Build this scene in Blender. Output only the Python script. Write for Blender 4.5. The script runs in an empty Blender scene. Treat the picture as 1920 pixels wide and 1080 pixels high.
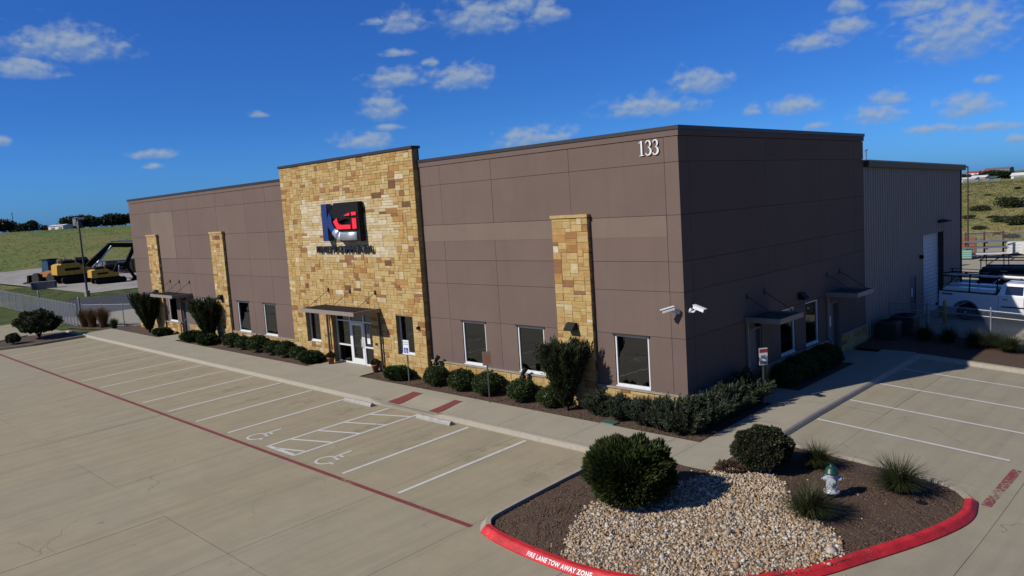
import bpy, math, random
import numpy as np
from mathutils import Matrix, Vector
from math import radians as R, sin, cos, pi

# ------------------------------------------------------------------ camera, world, sun
sc = bpy.context.scene
col = sc.collection
CAM = Vector((13.406, -21.306, 7.463))
cam = bpy.data.cameras.new('camera'); camo = bpy.data.objects.new('camera', cam); col.objects.link(camo)
camo.matrix_world = Matrix.Translation(CAM) @ Matrix(((0.713932, -0.029371, 0.699599), (0.697259, 0.121527, -0.706442), (-0.064271, 0.992154, 0.107241))).to_4x4()
cam.sensor_width = 36.0; cam.lens = 1455.9 / 1920 * 36; cam.clip_end = 6000; cam.clip_start = .1
sc.camera = camo
AZ = math.atan(.38); EL = R(36)
SUN_STRENGTH = 5.0; SKY_STRENGTH = 0.05
vs = sc.view_settings
vs.view_transform = 'Standard'; vs.look = 'None'; vs.gamma = 1; vs.use_curve_mapping = False
vs.exposure = 0.36
sun = bpy.data.lights.new('sun', 'SUN'); suno = bpy.data.objects.new('sun', sun); col.objects.link(suno)
sun.energy = SUN_STRENGTH; sun.angle = R(.5); sun.color = (1, .93, .83)
suno.rotation_euler = Vector((sin(AZ) * cos(EL), cos(AZ) * cos(EL), -sin(EL))).to_track_quat('-Z', 'Y').to_euler()
suno.location = (-20, -40, 40)
sc.cycles.use_denoising = True
sc.cycles.max_bounces = 6; sc.cycles.diffuse_bounces = 2; sc.cycles.transparent_max_bounces = 8

CLOUDS = [(-1.2719, 0.202, 0.0643, 0.0155), (-1.3151, 0.1749, 0.0393, 0.0088), (-1.3432, 0.0995, 0.0096, 0.0039), (-1.1932, 0.0832, 0.0271, 0.0049), (-1.2002, 0.0701, 0.0141, 0.0031), (-1.0765, 0.1261, 0.0135, 0.0031), (-0.8948, 0.2276, 0.0295, 0.0104), (-0.9306, 0.2293, 0.0162, 0.0036), (-0.7919, 0.2296, 0.0545, 0.0196), (-0.751, 0.2417, 0.0266, 0.0097), (-0.712, 0.2286, 0.0252, 0.0122), (-0.9076, 0.1922, 0.023, 0.0037), (-0.8636, 0.1797, 0.0119, 0.0044), (-0.9087, 0.1627, 0.0408, 0.0108), (-0.8251, 0.1587, 0.0435, 0.0128), (-0.9262, 0.127, 0.0276, 0.0142), (-0.9247, 0.1043, 0.0198, 0.0039), (-0.9537, 0.0887, 0.036, 0.0091), (-0.7413, 0.0804, 0.0507, 0.0113), (-0.5339, 0.1319, 0.0381, 0.0132), (-0.5962, 0.1076, 0.062, 0.0116), (-0.4243, 0.0917, 0.031, 0.008), (-0.4727, 0.0927, 0.0136, 0.0056), (-0.3992, 0.1625, 0.0349, 0.0094), (-0.3648, 0.1741, 0.0255, 0.0075), (-0.3672, 0.1974, 0.0181, 0.0085), (-0.2583, 0.1525, 0.0587, 0.0265), (-0.2941, 0.1843, 0.037, 0.0083), (-0.2285, 0.0993, 0.0138, 0.0045), (-0.3217, 0.0909, 0.0263, 0.0071), (-0.3339, 0.0738, 0.0333, 0.009), (-0.2459, 0.0722, 0.0313, 0.0125), (-0.2285, 0.0487, 0.0297, 0.004), (-0.2819, 0.053, 0.0263, 0.0047), (-0.2018, 0.0335, 0.0115, 0.0039), (-0.4012, 0.0672, 0.0147, 0.0043)]
class NT:
    """small node-tree helper"""
    def __init__(s, nt):
        s.nt = nt; s.n = nt.nodes; s.l = nt.links
    def add(s, t, **k):
        n = s.n.new(t)
        for a, b in k.items(): setattr(n, a, b)
        return n
    def set(s, sock, v):
        if isinstance(v, bpy.types.NodeSocket): s.l.new(v, sock)
        elif v is not None: sock.default_value = v
    def math(s, op, a, b=None, c=None, clamp=False):
        n = s.add('ShaderNodeMath', operation=op, use_clamp=clamp)
        for i, v in enumerate((a, b, c)):
            if v is not None: s.set(n.inputs[i], v)
        return n.outputs[0]
    def mix(s, f, a, b, blend='MIX'):
        n = s.add('ShaderNodeMix', data_type='RGBA', blend_type=blend)
        s.set(n.inputs[0], f); s.set(n.inputs[6], a if not isinstance(a, tuple) else (*a[:3], 1)); s.set(n.inputs[7], b if not isinstance(b, tuple) else (*b[:3], 1))
        return n.outputs[2]
    def noise(s, vec, scale, detail=3, rough=.55, dist=0):
        n = s.add('ShaderNodeTexNoise'); s.set(n.inputs['Vector'], vec)
        n.inputs['Scale'].default_value = scale; n.inputs['Detail'].default_value = detail
        n.inputs['Roughness'].default_value = rough; n.inputs['Distortion'].default_value = dist
        return n.outputs[0]
    def mapr(s, v, a, b, c=0, d=1, smooth=False):
        n = s.add('ShaderNodeMapRange'); n.clamp = True
        if smooth: n.interpolation_type = 'SMOOTHSTEP'
        s.set(n.inputs[0], v)
        for i, q in enumerate((a, b, c, d)): s.set(n.inputs[i + 1], q)
        return n.outputs[0]
    def ramp(s, f, stops):
        n = s.add('ShaderNodeValToRGB'); cr = n.color_ramp
        while len(cr.elements) < len(stops): cr.elements.new(.5)
        for e, (p, c) in zip(cr.elements, stops):
            e.position = p; e.color = (*c, 1)
        s.set(n.inputs[0], f); return n.outputs[0]
    def scalev(s, vec, sx, sy, sz):
        n = s.add('ShaderNodeVectorMath', operation='MULTIPLY'); s.set(n.inputs[0], vec); n.inputs[1].default_value = (sx, sy, sz)
        return n.outputs[0]

w = bpy.data.worlds.new('World'); sc.world = w; w.use_nodes = True
w.cycles.sampling_method = 'MANUAL'; w.cycles.sample_map_resolution = 256
t = NT(w.node_tree); t.n.clear()
out = t.add('ShaderNodeOutputWorld'); bg = t.add('ShaderNodeBackground'); bg.inputs[1].default_value = SKY_STRENGTH
sky = t.add('ShaderNodeTexSky', sky_type='NISHITA', sun_disc=False, sun_elevation=EL, sun_rotation=pi + AZ, altitude=600, air_density=1.0, dust_density=1.2, ozone_density=2.2)
tc = t.add('ShaderNodeTexCoord'); sep = t.add('ShaderNodeSeparateXYZ'); t.l.new(tc.outputs['Generated'], sep.inputs[0])
azn = t.math('ARCTAN2', sep.outputs[0], sep.outputs[1]); eln = t.math('ARCSINE', sep.outputs[2])
cmb = t.add('ShaderNodeCombineXYZ'); t.set(cmb.inputs[0], azn); t.set(cmb.inputs[1], eln)
vec = cmb.outputs[0]
acc = None
for (a, e, wa, wh) in CLOUDS:
    m = t.add('ShaderNodeVectorMath', operation='MULTIPLY_ADD'); t.set(m.inputs[0], vec)
    m.inputs[1].default_value = (1 / (wa * 1.16), 1 / (wh * 1.22), 0); m.inputs[2].default_value = (-a / (wa * 1.16), -(e - wh * .35) / (wh * 1.22), 0)
    ab = t.add('ShaderNodeVectorMath', operation='ABSOLUTE'); t.l.new(m.outputs[0], ab.inputs[0])
    fl = t.add('ShaderNodeVectorMath', operation='MULTIPLY_ADD'); t.l.new(ab.outputs[0], fl.inputs[0]); fl.inputs[1].default_value = (0, -.42, 0); t.l.new(m.outputs[0], fl.inputs[2])
    ln = t.add('ShaderNodeVectorMath', operation='LENGTH'); t.l.new(fl.outputs[0], ln.inputs[0])
    sy_ = t.add('ShaderNodeSeparateXYZ'); t.l.new(m.outputs[0], sy_.inputs[0])
    if acc is None: acc = ln.outputs['Value']; yv = sy_.outputs[1]
    else:
        near = t.math('LESS_THAN', ln.outputs['Value'], acc); mm = t.add('ShaderNodeMix'); t.set(mm.inputs[0], near); t.set(mm.inputs[2], yv); t.set(mm.inputs[3], sy_.outputs[1]); yv = mm.outputs[0]
        acc = t.math('MINIMUM', acc, ln.outputs['Value'])
nv = t.scalev(vec, 1, 1.45, 1)
n1 = t.noise(nv, 62, 5, .5)
add = t.add('ShaderNodeVectorMath', operation='ADD'); t.set(add.inputs[0], nv); add.inputs[1].default_value = (-.002, .007, 0)
n2 = t.noise(add.outputs[0], 62, 2, .5)
nlo = t.noise(nv, 24, 2)
dens = t.math('ADD', t.math('SUBTRACT', 1.0, acc), t.math('MULTIPLY', t.math('SUBTRACT', n1, .5), 1.35))
dens = t.math('ADD', dens, t.math('MULTIPLY', t.math('SUBTRACT', nlo, .5), .9))
hgt = t.math('ADD', yv, t.math('MULTIPLY', t.math('SUBTRACT', n1, n2), 2.2))
lit = t.mapr(hgt, -.55, .95, smooth=True)
mask = t.math('MULTIPLY', t.mapr(dens, -.06, .74, smooth=True), t.mapr(lit, 0, 1, .45, .80))
ccol = t.mix(lit, (3.4, 5.0, 7.7), (5.2, 6.4, 7.8))
up = t.math('ADD', t.math('MAXIMUM', sep.outputs[2], 0.0), .12)
pc = t.add('ShaderNodeCombineXYZ'); t.set(pc.inputs[0], t.math('DIVIDE', sep.outputs[0], up)); t.set(pc.inputs[1], t.math('DIVIDE', sep.outputs[1], up))
fld = t.noise(pc.outputs[0], 1.5, 4, .55)  # cloud field out of frame, added to whiten the fill light in shade
infr = t.math('MULTIPLY', t.mapr(azn, -1.62, -1.45), t.mapr(azn, -.05, .12, 1, 0))      # bearings whose low clouds are listed above
fmask = t.math('MULTIPLY', t.mapr(fld, .55, .68, smooth=True), t.math('MAXIMUM', t.mapr(eln, .27, .36), t.math('MULTIPLY', t.math('SUBTRACT', 1.0, infr), t.mapr(eln, .03, .1))))
mask = t.math('MAXIMUM', mask, t.math('MULTIPLY', fmask, .8))
tint = t.mix(t.mapr(eln, -.02, .15, smooth=True), (.34, .98, 2.35), (.255, .725, 1.69))
skyc = t.mix(1.0, sky.outputs[0], tint, 'MULTIPLY')
fin = t.mix(mask, skyc, ccol)
t.l.new(fin, bg.inputs[0]); t.l.new(bg.outputs[0], out.inputs[0])

# ------------------------------------------------------------------ helpers
def S(a, b, v):
    q = min(max((v - a) / (b - a), 0), 1); return q * q * (3 - 2 * q)
def LP(x, y): return -0.1235 - .0027 * (x + 13) + .0224 * (min(y, 2.7) + 3.63)
def G(x, y): return LP(x, y) - .067 * max(0, x - 2.9) * S(-13, -1, y)      # pavement height
def SW(x, y): return LP(x, y) + .15                                        # footpath height

MATS = {}
ALB = .487      # overall albedo level that goes with the exposure above
def al(c): return tuple(x * ALB for x in c)
def pmat(name, c, rough=.7, metal=0, var=.12, scale=6, bump=0, bscale=60, spec=.4, coords='pos', c2=None):
    """principled material with noise mottling and optional fine relief"""
    if name in MATS: return MATS[name]
    c = al(c); c2 = al(c2) if c2 else None
    m = bpy.data.materials.new(name); m.use_nodes = True; t = NT(m.node_tree)
    b = t.n['Principled BSDF']
    if coords == 'pos': v = t.add('ShaderNodeNewGeometry').outputs['Position']
    else: v = t.add('ShaderNodeTexCoord').outputs['Object']
    f = t.noise(v, scale, 4)
    f = t.mapr(f, .3, .7)
    lo = tuple(x * (1 - var) for x in c); hi = tuple(min(1, x * (1 + var)) for x in c) if c2 is None else c2
    t.l.new(t.mix(f, lo, hi), b.inputs['Base Color'])
    b.inputs['Roughness'].default_value = rough; b.inputs['Metallic'].default_value = metal
    b.inputs['Specular IOR Level'].default_value = spec
    if bump:
        bn = t.add('ShaderNodeBump'); bn.inputs['Strength'].default_value = bump; bn.inputs['Distance'].default_value = .02
        t.set(bn.inputs['Height'], t.noise(v, bscale, 3)); t.l.new(bn.outputs[0], b.inputs['Normal'])
    MATS[name] = m; return m

def leafmat(name, cols, rough=.55):
    cols = [al(c) for c in cols]
    m = bpy.data.materials.new(name); m.use_nodes = True; t = NT(m.node_tree); b = t.n['Principled BSDF']
    g = t.add('ShaderNodeNewGeometry')
    c = t.ramp(g.outputs['Random Per Island'], [(i / max(1, len(cols) - 1), q) for i, q in enumerate(cols)])
    n = t.noise(g.outputs['Position'], 2.3, 2)
    c = t.mix(t.mapr(n, .35, .7), c, t.mix(1, c, (.62, .66, .6), 'MULTIPLY'))
    t.l.new(c, b.inputs['Base Color']); b.inputs['Roughness'].default_value = rough; b.inputs['Specular IOR Level'].default_value = .25
    tr = t.add('ShaderNodeBsdfTranslucent'); t.l.new(c, tr.inputs[0]); mx = t.add('ShaderNodeMixShader'); mx.inputs[0].default_value = .18
    t.l.new(b.outputs[0], mx.inputs[1]); t.l.new(tr.outputs[0], mx.inputs[2]); t.l.new(mx.outputs[0], t.n['Material Output'].inputs[0])
    MATS[name] = m; return m

def concrete(name, base, dark, warm, streak_x=True):
    base, dark, warm = al(base), al(dark), al(warm)
    m = bpy.data.materials.new(name); m.use_nodes = True; t = NT(m.node_tree); b = t.n['Principled BSDF']
    v = t.add('ShaderNodeNewGeometry').outputs['Position']
    big = t.mapr(t.noise(v, .16, 4, .6), .38, .62); mid = t.mapr(t.noise(v, 1.1, 5, .65), .3, .72)
    fine = t.noise(v, 45, 2)
    sp = t.add('ShaderNodeSeparateXYZ'); t.l.new(v, sp.inputs[0])
    stall = t.math('MULTIPLY', t.mapr(sp.outputs[1], -9.7, -9.0), t.mapr(sp.outputs[0], 1.5, 2.6, 1, 0)); right = t.mapr(sp.outputs[0], 2.0, 4.5)
    st = t.noise(t.scalev(v, 2.4, .16, 1), 1.0, 6, .68)
    # engine drips: one blotch zone per stall
    px_ = t.math('SUBTRACT', t.math('MODULO', t.math('ADD', sp.outputs[0], 137.0 - .06), 2.74), 1.37)
    oil = t.math('ADD', t.math('MULTIPLY', px_, px_), t.math('MULTIPLY', t.math('POWER', t.math('ADD', sp.outputs[1], 5.5), 2.0), .18))
    oil = t.math('MULTIPLY', t.math('MULTIPLY', t.mapr(oil, .02, .55, 1, 0), t.mapr(t.noise(v, 2.3, 5, .7), .46, .66)), stall)
    c = t.mix(big, base, warm)
    if streak_x:
        c = t.mix(t.math('MULTIPLY', stall, .5), c, tuple(x * k for x, k in zip(warm, (.98, .95, .90)))); c = t.mix(t.math('MULTIPLY', right, .7), c, tuple(x * k for x, k in zip(base, (.94, .97, 1.06))))
    c = t.mix(t.math('MULTIPLY', mid, .38), c, dark)
    c = t.mix(t.mapr(st, .46, .70, 0, .46 if streak_x else .3), c, dark)
    if streak_x: c = t.mix(t.math('MULTIPLY', oil, .55), c, tuple(x * .55 for x in dark))
    spot = t.mapr(t.noise(v, 3.1, 3, .6, 1.2), .66, .76, 0, .5)
    c = t.mix(spot, c, tuple(x * .62 for x in dark))
    c = t.mix(t.mapr(fine, .25, .75, 0, .35), c, tuple(x * 1.18 for x in base))
    cr = t.add('ShaderNodeTexVoronoi', feature='DISTANCE_TO_EDGE'); cr.inputs['Scale'].default_value = .17
    wob = t.add('ShaderNodeVectorMath', operation='ADD'); t.l.new(v, wob.inputs[0])
    nz = t.add('ShaderNodeTexNoise'); nz.inputs['Scale'].default_value = .9; nz.inputs['Detail'].default_value = 4; t.l.new(v, nz.inputs['Vector'])
    t.l.new(t.scalev(nz.outputs['Color'], 1.6, 1.6, 0), wob.inputs[1]); t.l.new(wob.outputs[0], cr.inputs['Vector'])
    crack = t.math('MULTIPLY', t.mapr(cr.outputs[0], .0, .0035, 1, 0), t.mapr(t.noise(v, .35, 2), .54, .62, 0, .55))
    c = t.mix(crack, c, tuple(x * .4 for x in dark))
    t.l.new(c, b.inputs['Base Color']); b.inputs['Roughness'].default_value = .85; b.inputs['Specular IOR Level'].default_value = .25
    bn = t.add('ShaderNodeBump'); bn.inputs['Strength'].default_value = .25; bn.inputs['Distance'].default_value = .01
    t.set(bn.inputs['Height'], fine); t.l.new(bn.outputs[0], b.inputs['Normal'])
    MATS[name] = m; return m

def paintmat(name, c, wear):
    """road paint worn through to the concrete (transparent where gone)"""
    c = al(c)
    m = bpy.data.materials.new(name); m.use_nodes = True; t = NT(m.node_tree); b = t.n['Principled BSDF']
    v = t.add('ShaderNodeNewGeometry').outputs['Position']
    n = t.noise(v, 14, 5, .7); lo = t.noise(v, .5, 3)
    a = t.mapr(t.math('ADD', n, t.math('MULTIPLY', lo, .6)), wear - .08, wear + .14)
    t.l.new(t.mix(t.noise(v, 3, 3), tuple(x * .8 for x in c), c), b.inputs['Base Color']); b.inputs['Roughness'].default_value = .7
    t.l.new(t.math('MULTIPLY', a, .95), b.inputs['Alpha'])
    MATS[name] = m; return m

def rampmat(name, cols, rough=.8, bump=.0, bscale=20):
    """colour differs from piece to piece of one mesh"""
    cols = [al(c) for c in cols]
    m = bpy.data.materials.new(name); m.use_nodes = True; t = NT(m.node_tree); b = t.n['Principled BSDF']
    g = t.add('ShaderNodeNewGeometry')
    c = t.ramp(g.outputs['Random Per Island'], [(i / (len(cols) - 1), q) for i, q in enumerate(cols)])
    c = t.mix(t.mapr(t.noise(g.outputs['Position'], bscale, 3), .3, .7, 0, .4), c, t.mix(1, c, (.6, .58, .55), 'MULTIPLY'))
    t.l.new(c, b.inputs['Base Color']); b.inputs['Roughness'].default_value = rough
    MATS[name] = m; return m

class MB:
    """collects faces of one mesh"""
    def __init__(s): s.v = []; s.f = []; s.mi = []
    def face(s, pts, mi=0):
        k = len(s.v); s.v += [tuple(p) for p in pts]; s.f.append(tuple(range(k, k + len(pts)))); s.mi.append(mi); return s
    def raw(s, vs, fs, mi=0):
        k = len(s.v); s.v += [tuple(p) for p in vs]
        for f in fs: s.f.append(tuple(i + k for i in f)); s.mi.append(mi)
        return s
    def box(s, x0, x1, y0, y1, z0, z1, mi=0):
        vs = [(x0, y0, z0), (x1, y0, z0), (x1, y1, z0), (x0, y1, z0), (x0, y0, z1), (x1, y0, z1), (x1, y1, z1), (x0, y1, z1)]
        return s.raw(vs, [(0, 3, 2, 1), (4, 5, 6, 7), (0, 1, 5, 4), (1, 2, 6, 5), (2, 3, 7, 6), (3, 0, 4, 7)], mi)
    def bbox(s, x0, x1, y0, y1, z0, z1, b=.02, mi=0):
        """box with chamfered vertical and top edges"""
        def ring(i, z): return [(x0 + i, y0 + i + b, z), (x0 + i + b, y0 + i, z), (x1 - i - b, y0 + i, z), (x1 - i, y0 + i + b, z), (x1 - i, y1 - i - b, z), (x1 - i - b, y1 - i, z), (x0 + i + b, y1 - i, z), (x0 + i, y1 - i - b, z)]
        return s.loft([ring(0, z0), ring(0, z1 - b), ring(b * .7, z1)], mi)
    def loft(s, rings, mi=0, caps=True, closed=True):
        n = len(rings[0]); k = len(s.v)
        for r in rings: s.v += [tuple(p) for p in r]
        for i in range(len(rings) - 1):
            for j in range(n if closed else n - 1):
                a = k + i * n + j; b = k + i * n + (j + 1) % n
                s.f.append((a, b, b + n, a + n)); s.mi.append(mi)
        if caps:
            s.f.append(tuple(k + n - 1 - j for j in range(n))); s.mi.append(mi)
            s.f.append(tuple(k + (len(rings) - 1) * n + j for j in range(n))); s.mi.append(mi)
        return s
    def prism(s, poly, a, b, axis='y', mi=0):
        """polygon extruded along an axis; poly holds the other two coordinates"""
        P = {'y': lambda p, q: (p[0], q, p[1]), 'x': lambda p, q: (q, p[0], p[1]), 'z': lambda p, q: (p[0], p[1], q)}[axis]
        return s.loft([[P(p, a) for p in poly], [P(p, b) for p in poly]], mi)
    def tube(s, p, q, r, n=8, r2=None, mi=0, caps=True):
        p = Vector(p); q = Vector(q); d = (q - p).normalized(); u = d.orthogonal().normalized(); w = d.cross(u); r2 = r if r2 is None else r2
        A = [(2 * pi * (i + .5) / n) for i in range(n)]
        return s.loft([[p + (u * cos(a) + w * sin(a)) * r for a in A], [q + (u * cos(a) + w * sin(a)) * r2 for a in A]], mi, caps)
    def path(s, pts, r, n=6, mi=0):
        for a, b in zip(pts[:-1], pts[1:]): s.tube(a, b, r, n, mi=mi)
        return s
    def bar(s, p, q, w, h, mi=0):
        """rectangular bar from p to q; w across (horizontal), h up"""
        p = Vector(p); q = Vector(q); d = (q - p).normalized(); u = d.cross(Vector((0, 0, 1)))
        u = u.normalized() if u.length > 1e-4 else Vector((1, 0, 0)); v = u.cross(d).normalized()
        o = [(-w / 2, -h / 2), (w / 2, -h / 2), (w / 2, h / 2), (-w / 2, h / 2)]
        return s.loft([[p + u * a + v * b for a, b in o], [q + u * a + v * b for a, b in o]], mi)
    def lathe(s, prof, n=20, c=(0, 0, 0), mi=0):
        return s.loft([[(c[0] + r * cos(2 * pi * i / n), c[1] + r * sin(2 * pi * i / n), c[2] + z) for i in range(n)] for r, z in prof], mi)
    def build(s, name, mat, parent=None, smooth=False):
        me = bpy.data.meshes.new(name); me.from_pydata(s.v, [], s.f)
        for m in (mat if isinstance(mat, (list, tuple)) else [mat]): me.materials.append(m)
        if any(s.mi): me.polygons.foreach_set('material_index', s.mi)
        if smooth: me.polygons.foreach_set('use_smooth', [True] * len(s.f))
        me.update()
        return link(name, me, parent)

def link(name, me, parent=None):
    o = bpy.data.objects.new(name, me); col.objects.link(o)
    if parent is not None:
        o.parent = parent
        if parent.type == 'EMPTY': o.matrix_parent_inverse = parent.matrix_basis.inverted()
    return o
def tag(o, label=None, cat=None, group=None, kind=None):
    if label: o['label'] = label
    if cat: o['category'] = cat
    if group: o['group'] = group
    if kind: o['kind'] = kind
    return o
def empty(name, loc=(0, 0, 0), label=None, cat=None, group=None):
    o = bpy.data.objects.new(name, None); col.objects.link(o); o.location = loc; o.empty_display_size = .2
    o.matrix_basis = Matrix.Translation(loc)
    return tag(o, label, cat, group)
KIDS = {}
def copy_tree(o, parent=None):
    c = o.copy(); col.objects.link(c)
    if parent is not None: c.parent = parent
    for ch in [x for x in list(o.children)]: copy_tree(ch, c)
    return c
def place(o, x, y, z, rz=0, s=1):
    o.location = (x, y, z); o.rotation_euler = (0, 0, rz); o.scale = (s, s, s) if not isinstance(s, tuple) else s
    return o
def quads(name, V, mat, parent=None):
    """V: (n,4,3) array of quads"""
    n = len(V); me = bpy.data.meshes.new(name)
    me.vertices.add(n * 4); me.vertices.foreach_set('co', np.ascontiguousarray(V, dtype=np.float32).ravel())
    me.loops.add(n * 4); me.loops.foreach_set('vertex_index', np.arange(n * 4, dtype=np.int32))
    me.polygons.add(n); me.polygons.foreach_set('loop_start', np.arange(0, n * 4, 4, dtype=np.int32)); me.polygons.foreach_set('loop_total', np.full(n, 4, dtype=np.int32))
    me.materials.append(mat); me.update(); me.validate()
    return link(name, me, parent)
def repmesh(name, base_v, base_f, pos, scl, rot, mat, parent=None):
    """many scaled/rotated copies of one small shape in one mesh; rot: (n,3,3)"""
    bv = np.asarray(base_v, float); n = len(pos); k = len(bv)
    V = np.einsum('nij,nkj->nki', rot, bv[None] * scl[:, None, :]) + pos[:, None, :]
    bf = np.asarray(base_f, np.int32); m = bf.shape[1]
    F = (bf[None] + (np.arange(n, dtype=np.int32) * k)[:, None, None]).reshape(-1, m)
    me = bpy.data.meshes.new(name)
    me.vertices.add(n * k); me.vertices.foreach_set('co', V.astype(np.float32).ravel())
    me.loops.add(F.size); me.loops.foreach_set('vertex_index', F.ravel().astype(np.int32))
    me.polygons.add(len(F)); me.polygons.foreach_set('loop_start', np.arange(0, F.size, m, dtype=np.int32)); me.polygons.foreach_set('loop_total', np.full(len(F), m, dtype=np.int32))
    me.materials.append(mat); me.update(); me.validate()
    return link(name, me, parent)
def randrot(rng, n):
    q = rng.normal(size=(n, 4)); q /= np.linalg.norm(q, axis=1)[:, None]; a, b, c, d = q.T
    return np.stack([1 - 2 * (c * c + d * d), 2 * (b * c - a * d), 2 * (b * d + a * c), 2 * (b * c + a * d), 1 - 2 * (b * b + d * d), 2 * (c * d - a * b), 2 * (b * d - a * c), 2 * (c * d + a * b), 1 - 2 * (b * b + c * c)], 1).reshape(n, 3, 3)
def leafquads(rng, P, D, L, W):
    """pointed leaf (kite) at each P along D"""
    n = len(P); D = D / np.linalg.norm(D, axis=1)[:, None]
    s = np.cross(D, rng.normal(size=(n, 3))); s /= np.linalg.norm(s, axis=1)[:, None] + 1e-9
    L = np.asarray(L).reshape(-1, 1); W = np.asarray(W).reshape(-1, 1)
    return np.stack([P, P + D * L * .45 + s * W, P + D * L, P + D * L * .45 - s * W], 1)
def sheet(name, x0, x1, y0, y1, nx, ny, hf, mat, parent=None, kind=None):
    xs = np.linspace(x0, x1, nx + 1); ys = np.linspace(y0, y1, ny + 1); m = MB()
    m.raw([(x, y, hf(x, y)) for y in ys for x in xs], [(j * (nx + 1) + i, j * (nx + 1) + i + 1, (j + 1) * (nx + 1) + i + 1, (j + 1) * (nx + 1) + i) for j in range(ny) for i in range(nx)])
    o = m.build(name, mat, parent)
    if kind: o['kind'] = kind
    return o
def strip(m, pts, width, hf, mi=0, step=.8):
    """flat ribbon along a polyline laid on height function hf"""
    P = []
    for a, b in zip(pts[:-1], pts[1:]):
        a = Vector(a); b = Vector(b); k = max(1, int((b - a).length / step))
        P += [a.lerp(b, i / k) for i in range(k)]
    P.append(Vector(pts[-1])); L = []; Rr = []
    for i, p in enumerate(P):
        d = (P[min(i + 1, len(P) - 1)] - P[max(i - 1, 0)]).normalized(); n = Vector((-d.y, d.x)) * width / 2
        q = p + n; r = p - n; L.append((q.x, q.y, hf(q.x, q.y))); Rr.append((r.x, r.y, hf(r.x, r.y)))
    n = len(P); m.raw(Rr + L, [(i, i + 1, n + i + 1, n + i) for i in range(n - 1)], mi)
def sweep(m, pts, prof, hf, mi=0, step=.5, hmul=None):
    """profile [(offset to the left, height)] swept along a ground polyline"""
    P = []
    for a, b in zip(pts[:-1], pts[1:]):
        a = Vector(a); b = Vector(b); k = max(1, int((b - a).length / step)); P += [a.lerp(b, i / k) for i in range(k)]
    P.append(Vector(pts[-1])); rings = []
    for i, p in enumerate(P):
        d = (P[min(i + 1, len(P) - 1)] - P[max(i - 1, 0)]).normalized(); n = Vector((-d.y, d.x)); h = hf(p.x, p.y); k = hmul(p.x, p.y) if hmul else 1
        rings.append([(p.x + n.x * o, p.y + n.y * o, h + (z * k if z > 0 else z)) for o, z in prof])
    m.loft(rings, mi)
def smooth_poly(pts, n=2):
    for _ in range(n):
        q = [pts[0]]
        for a, b in zip(pts[:-1], pts[1:]): q += [(a[0] * .75 + b[0] * .25, a[1] * .75 + b[1] * .25), (a[0] * .25 + b[0] * .75, a[1] * .25 + b[1] * .75)]
        pts = q + [pts[-1]]
    return pts
def inside(poly, x, y):
    c = False; n = len(poly)
    for i in range(n):
        x0, y0 = poly[i]; x1, y1 = poly[(i + 1) % n]
        if (y0 > y) != (y1 > y) and x < (x1 - x0) * (y - y0) / (y1 - y0) + x0: c = not c
    return c

# ------------------------------------------------------------------ materials
M = {}
M['lot'] = concrete('lot_concrete', (.47, .415, .286), (.265, .235, .172), (.485, .413, .265))
M['walk'] = concrete('footpath_concrete', (.48, .435, .325), (.33, .295, .228), (.495, .45, .34), False)
M['kerb'] = pmat('kerb_concrete', (.46, .41, .32), .85, var=.09, scale=7, bump=.2)
M['joint'] = pmat('joint_filler', (.17, .15, .125), .9)
M['white_paint'] = paintmat('white_road_paint', (.92, .92, .88), .56)
M['faded_paint'] = paintmat('faded_white_road_paint', (.80, .79, .72), .62)
M['red_line'] = paintmat('red_road_paint', (.33, .055, .065), .66)
M['red_worn'] = paintmat('worn_red_road_paint', (.42, .06, .07), .76)
def kerbpaint():
    m = bpy.data.materials.new('red_kerb_paint'); m.use_nodes = True; t = NT(m.node_tree); b = t.n['Principled BSDF']
    v = t.add('ShaderNodeNewGeometry').outputs['Position']
    c = t.mix(t.mapr(t.noise(v, 2.2, 5, .65), .35, .65), al((.62, .025, .033)), al((.95, .036, .045)))
    c = t.mix(t.mapr(t.noise(t.scalev(v, 1, 1, 4), 3.5, 5, .7), .52, .7, 0, .6), c, al((.22, .02, .025)))
    chip = t.mapr(t.math('ADD', t.noise(v, 26, 5, .75), t.math('MULTIPLY', t.noise(v, 1.4, 2), .35)), .80, .86)
    c = t.mix(t.math('MULTIPLY', chip, .85), c, al((.55, .46, .38)))
    t.l.new(c, b.inputs['Base Color']); b.inputs['Roughness'].default_value = .6; b.inputs['Specular IOR Level'].default_value = .3
    bn = t.add('ShaderNodeBump'); bn.inputs['Strength'].default_value = .3; bn.inputs['Distance'].default_value = .01; t.set(bn.inputs['Height'], t.noise(v, 40, 3)); t.l.new(bn.outputs[0], b.inputs['Normal'])
    return m
M['red_kerb'] = kerbpaint()
M['brick_red'] = pmat('tactile_red', (.26, .055, .05), .8, var=.15, scale=9, bump=.4)
M['mulch'] = pmat('mulch', (.115, .066, .038), .95, var=.5, scale=22, bump=1, bscale=55)
M['chips'] = rampmat('mulch_chips', [(.055, .03, .018), (.135, .076, .043), (.175, .102, .06), (.08, .046, .027), (.27, .18, .11)])
M['gravel'] = rampmat('river_gravel', [(.68, .56, .38), (.42, .23, .10), (.78, .70, .55), (.48, .46, .42), (.52, .27, .09), (.66, .47, .25), (.92, .86, .74), (.30, .18, .10), (.70, .58, .42), (.58, .34, .14)], .75)
M['gravel_bed'] = pmat('gravel_bed', (.2, .15, .1), .95, var=.4, scale=30, bump=.8)
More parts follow.
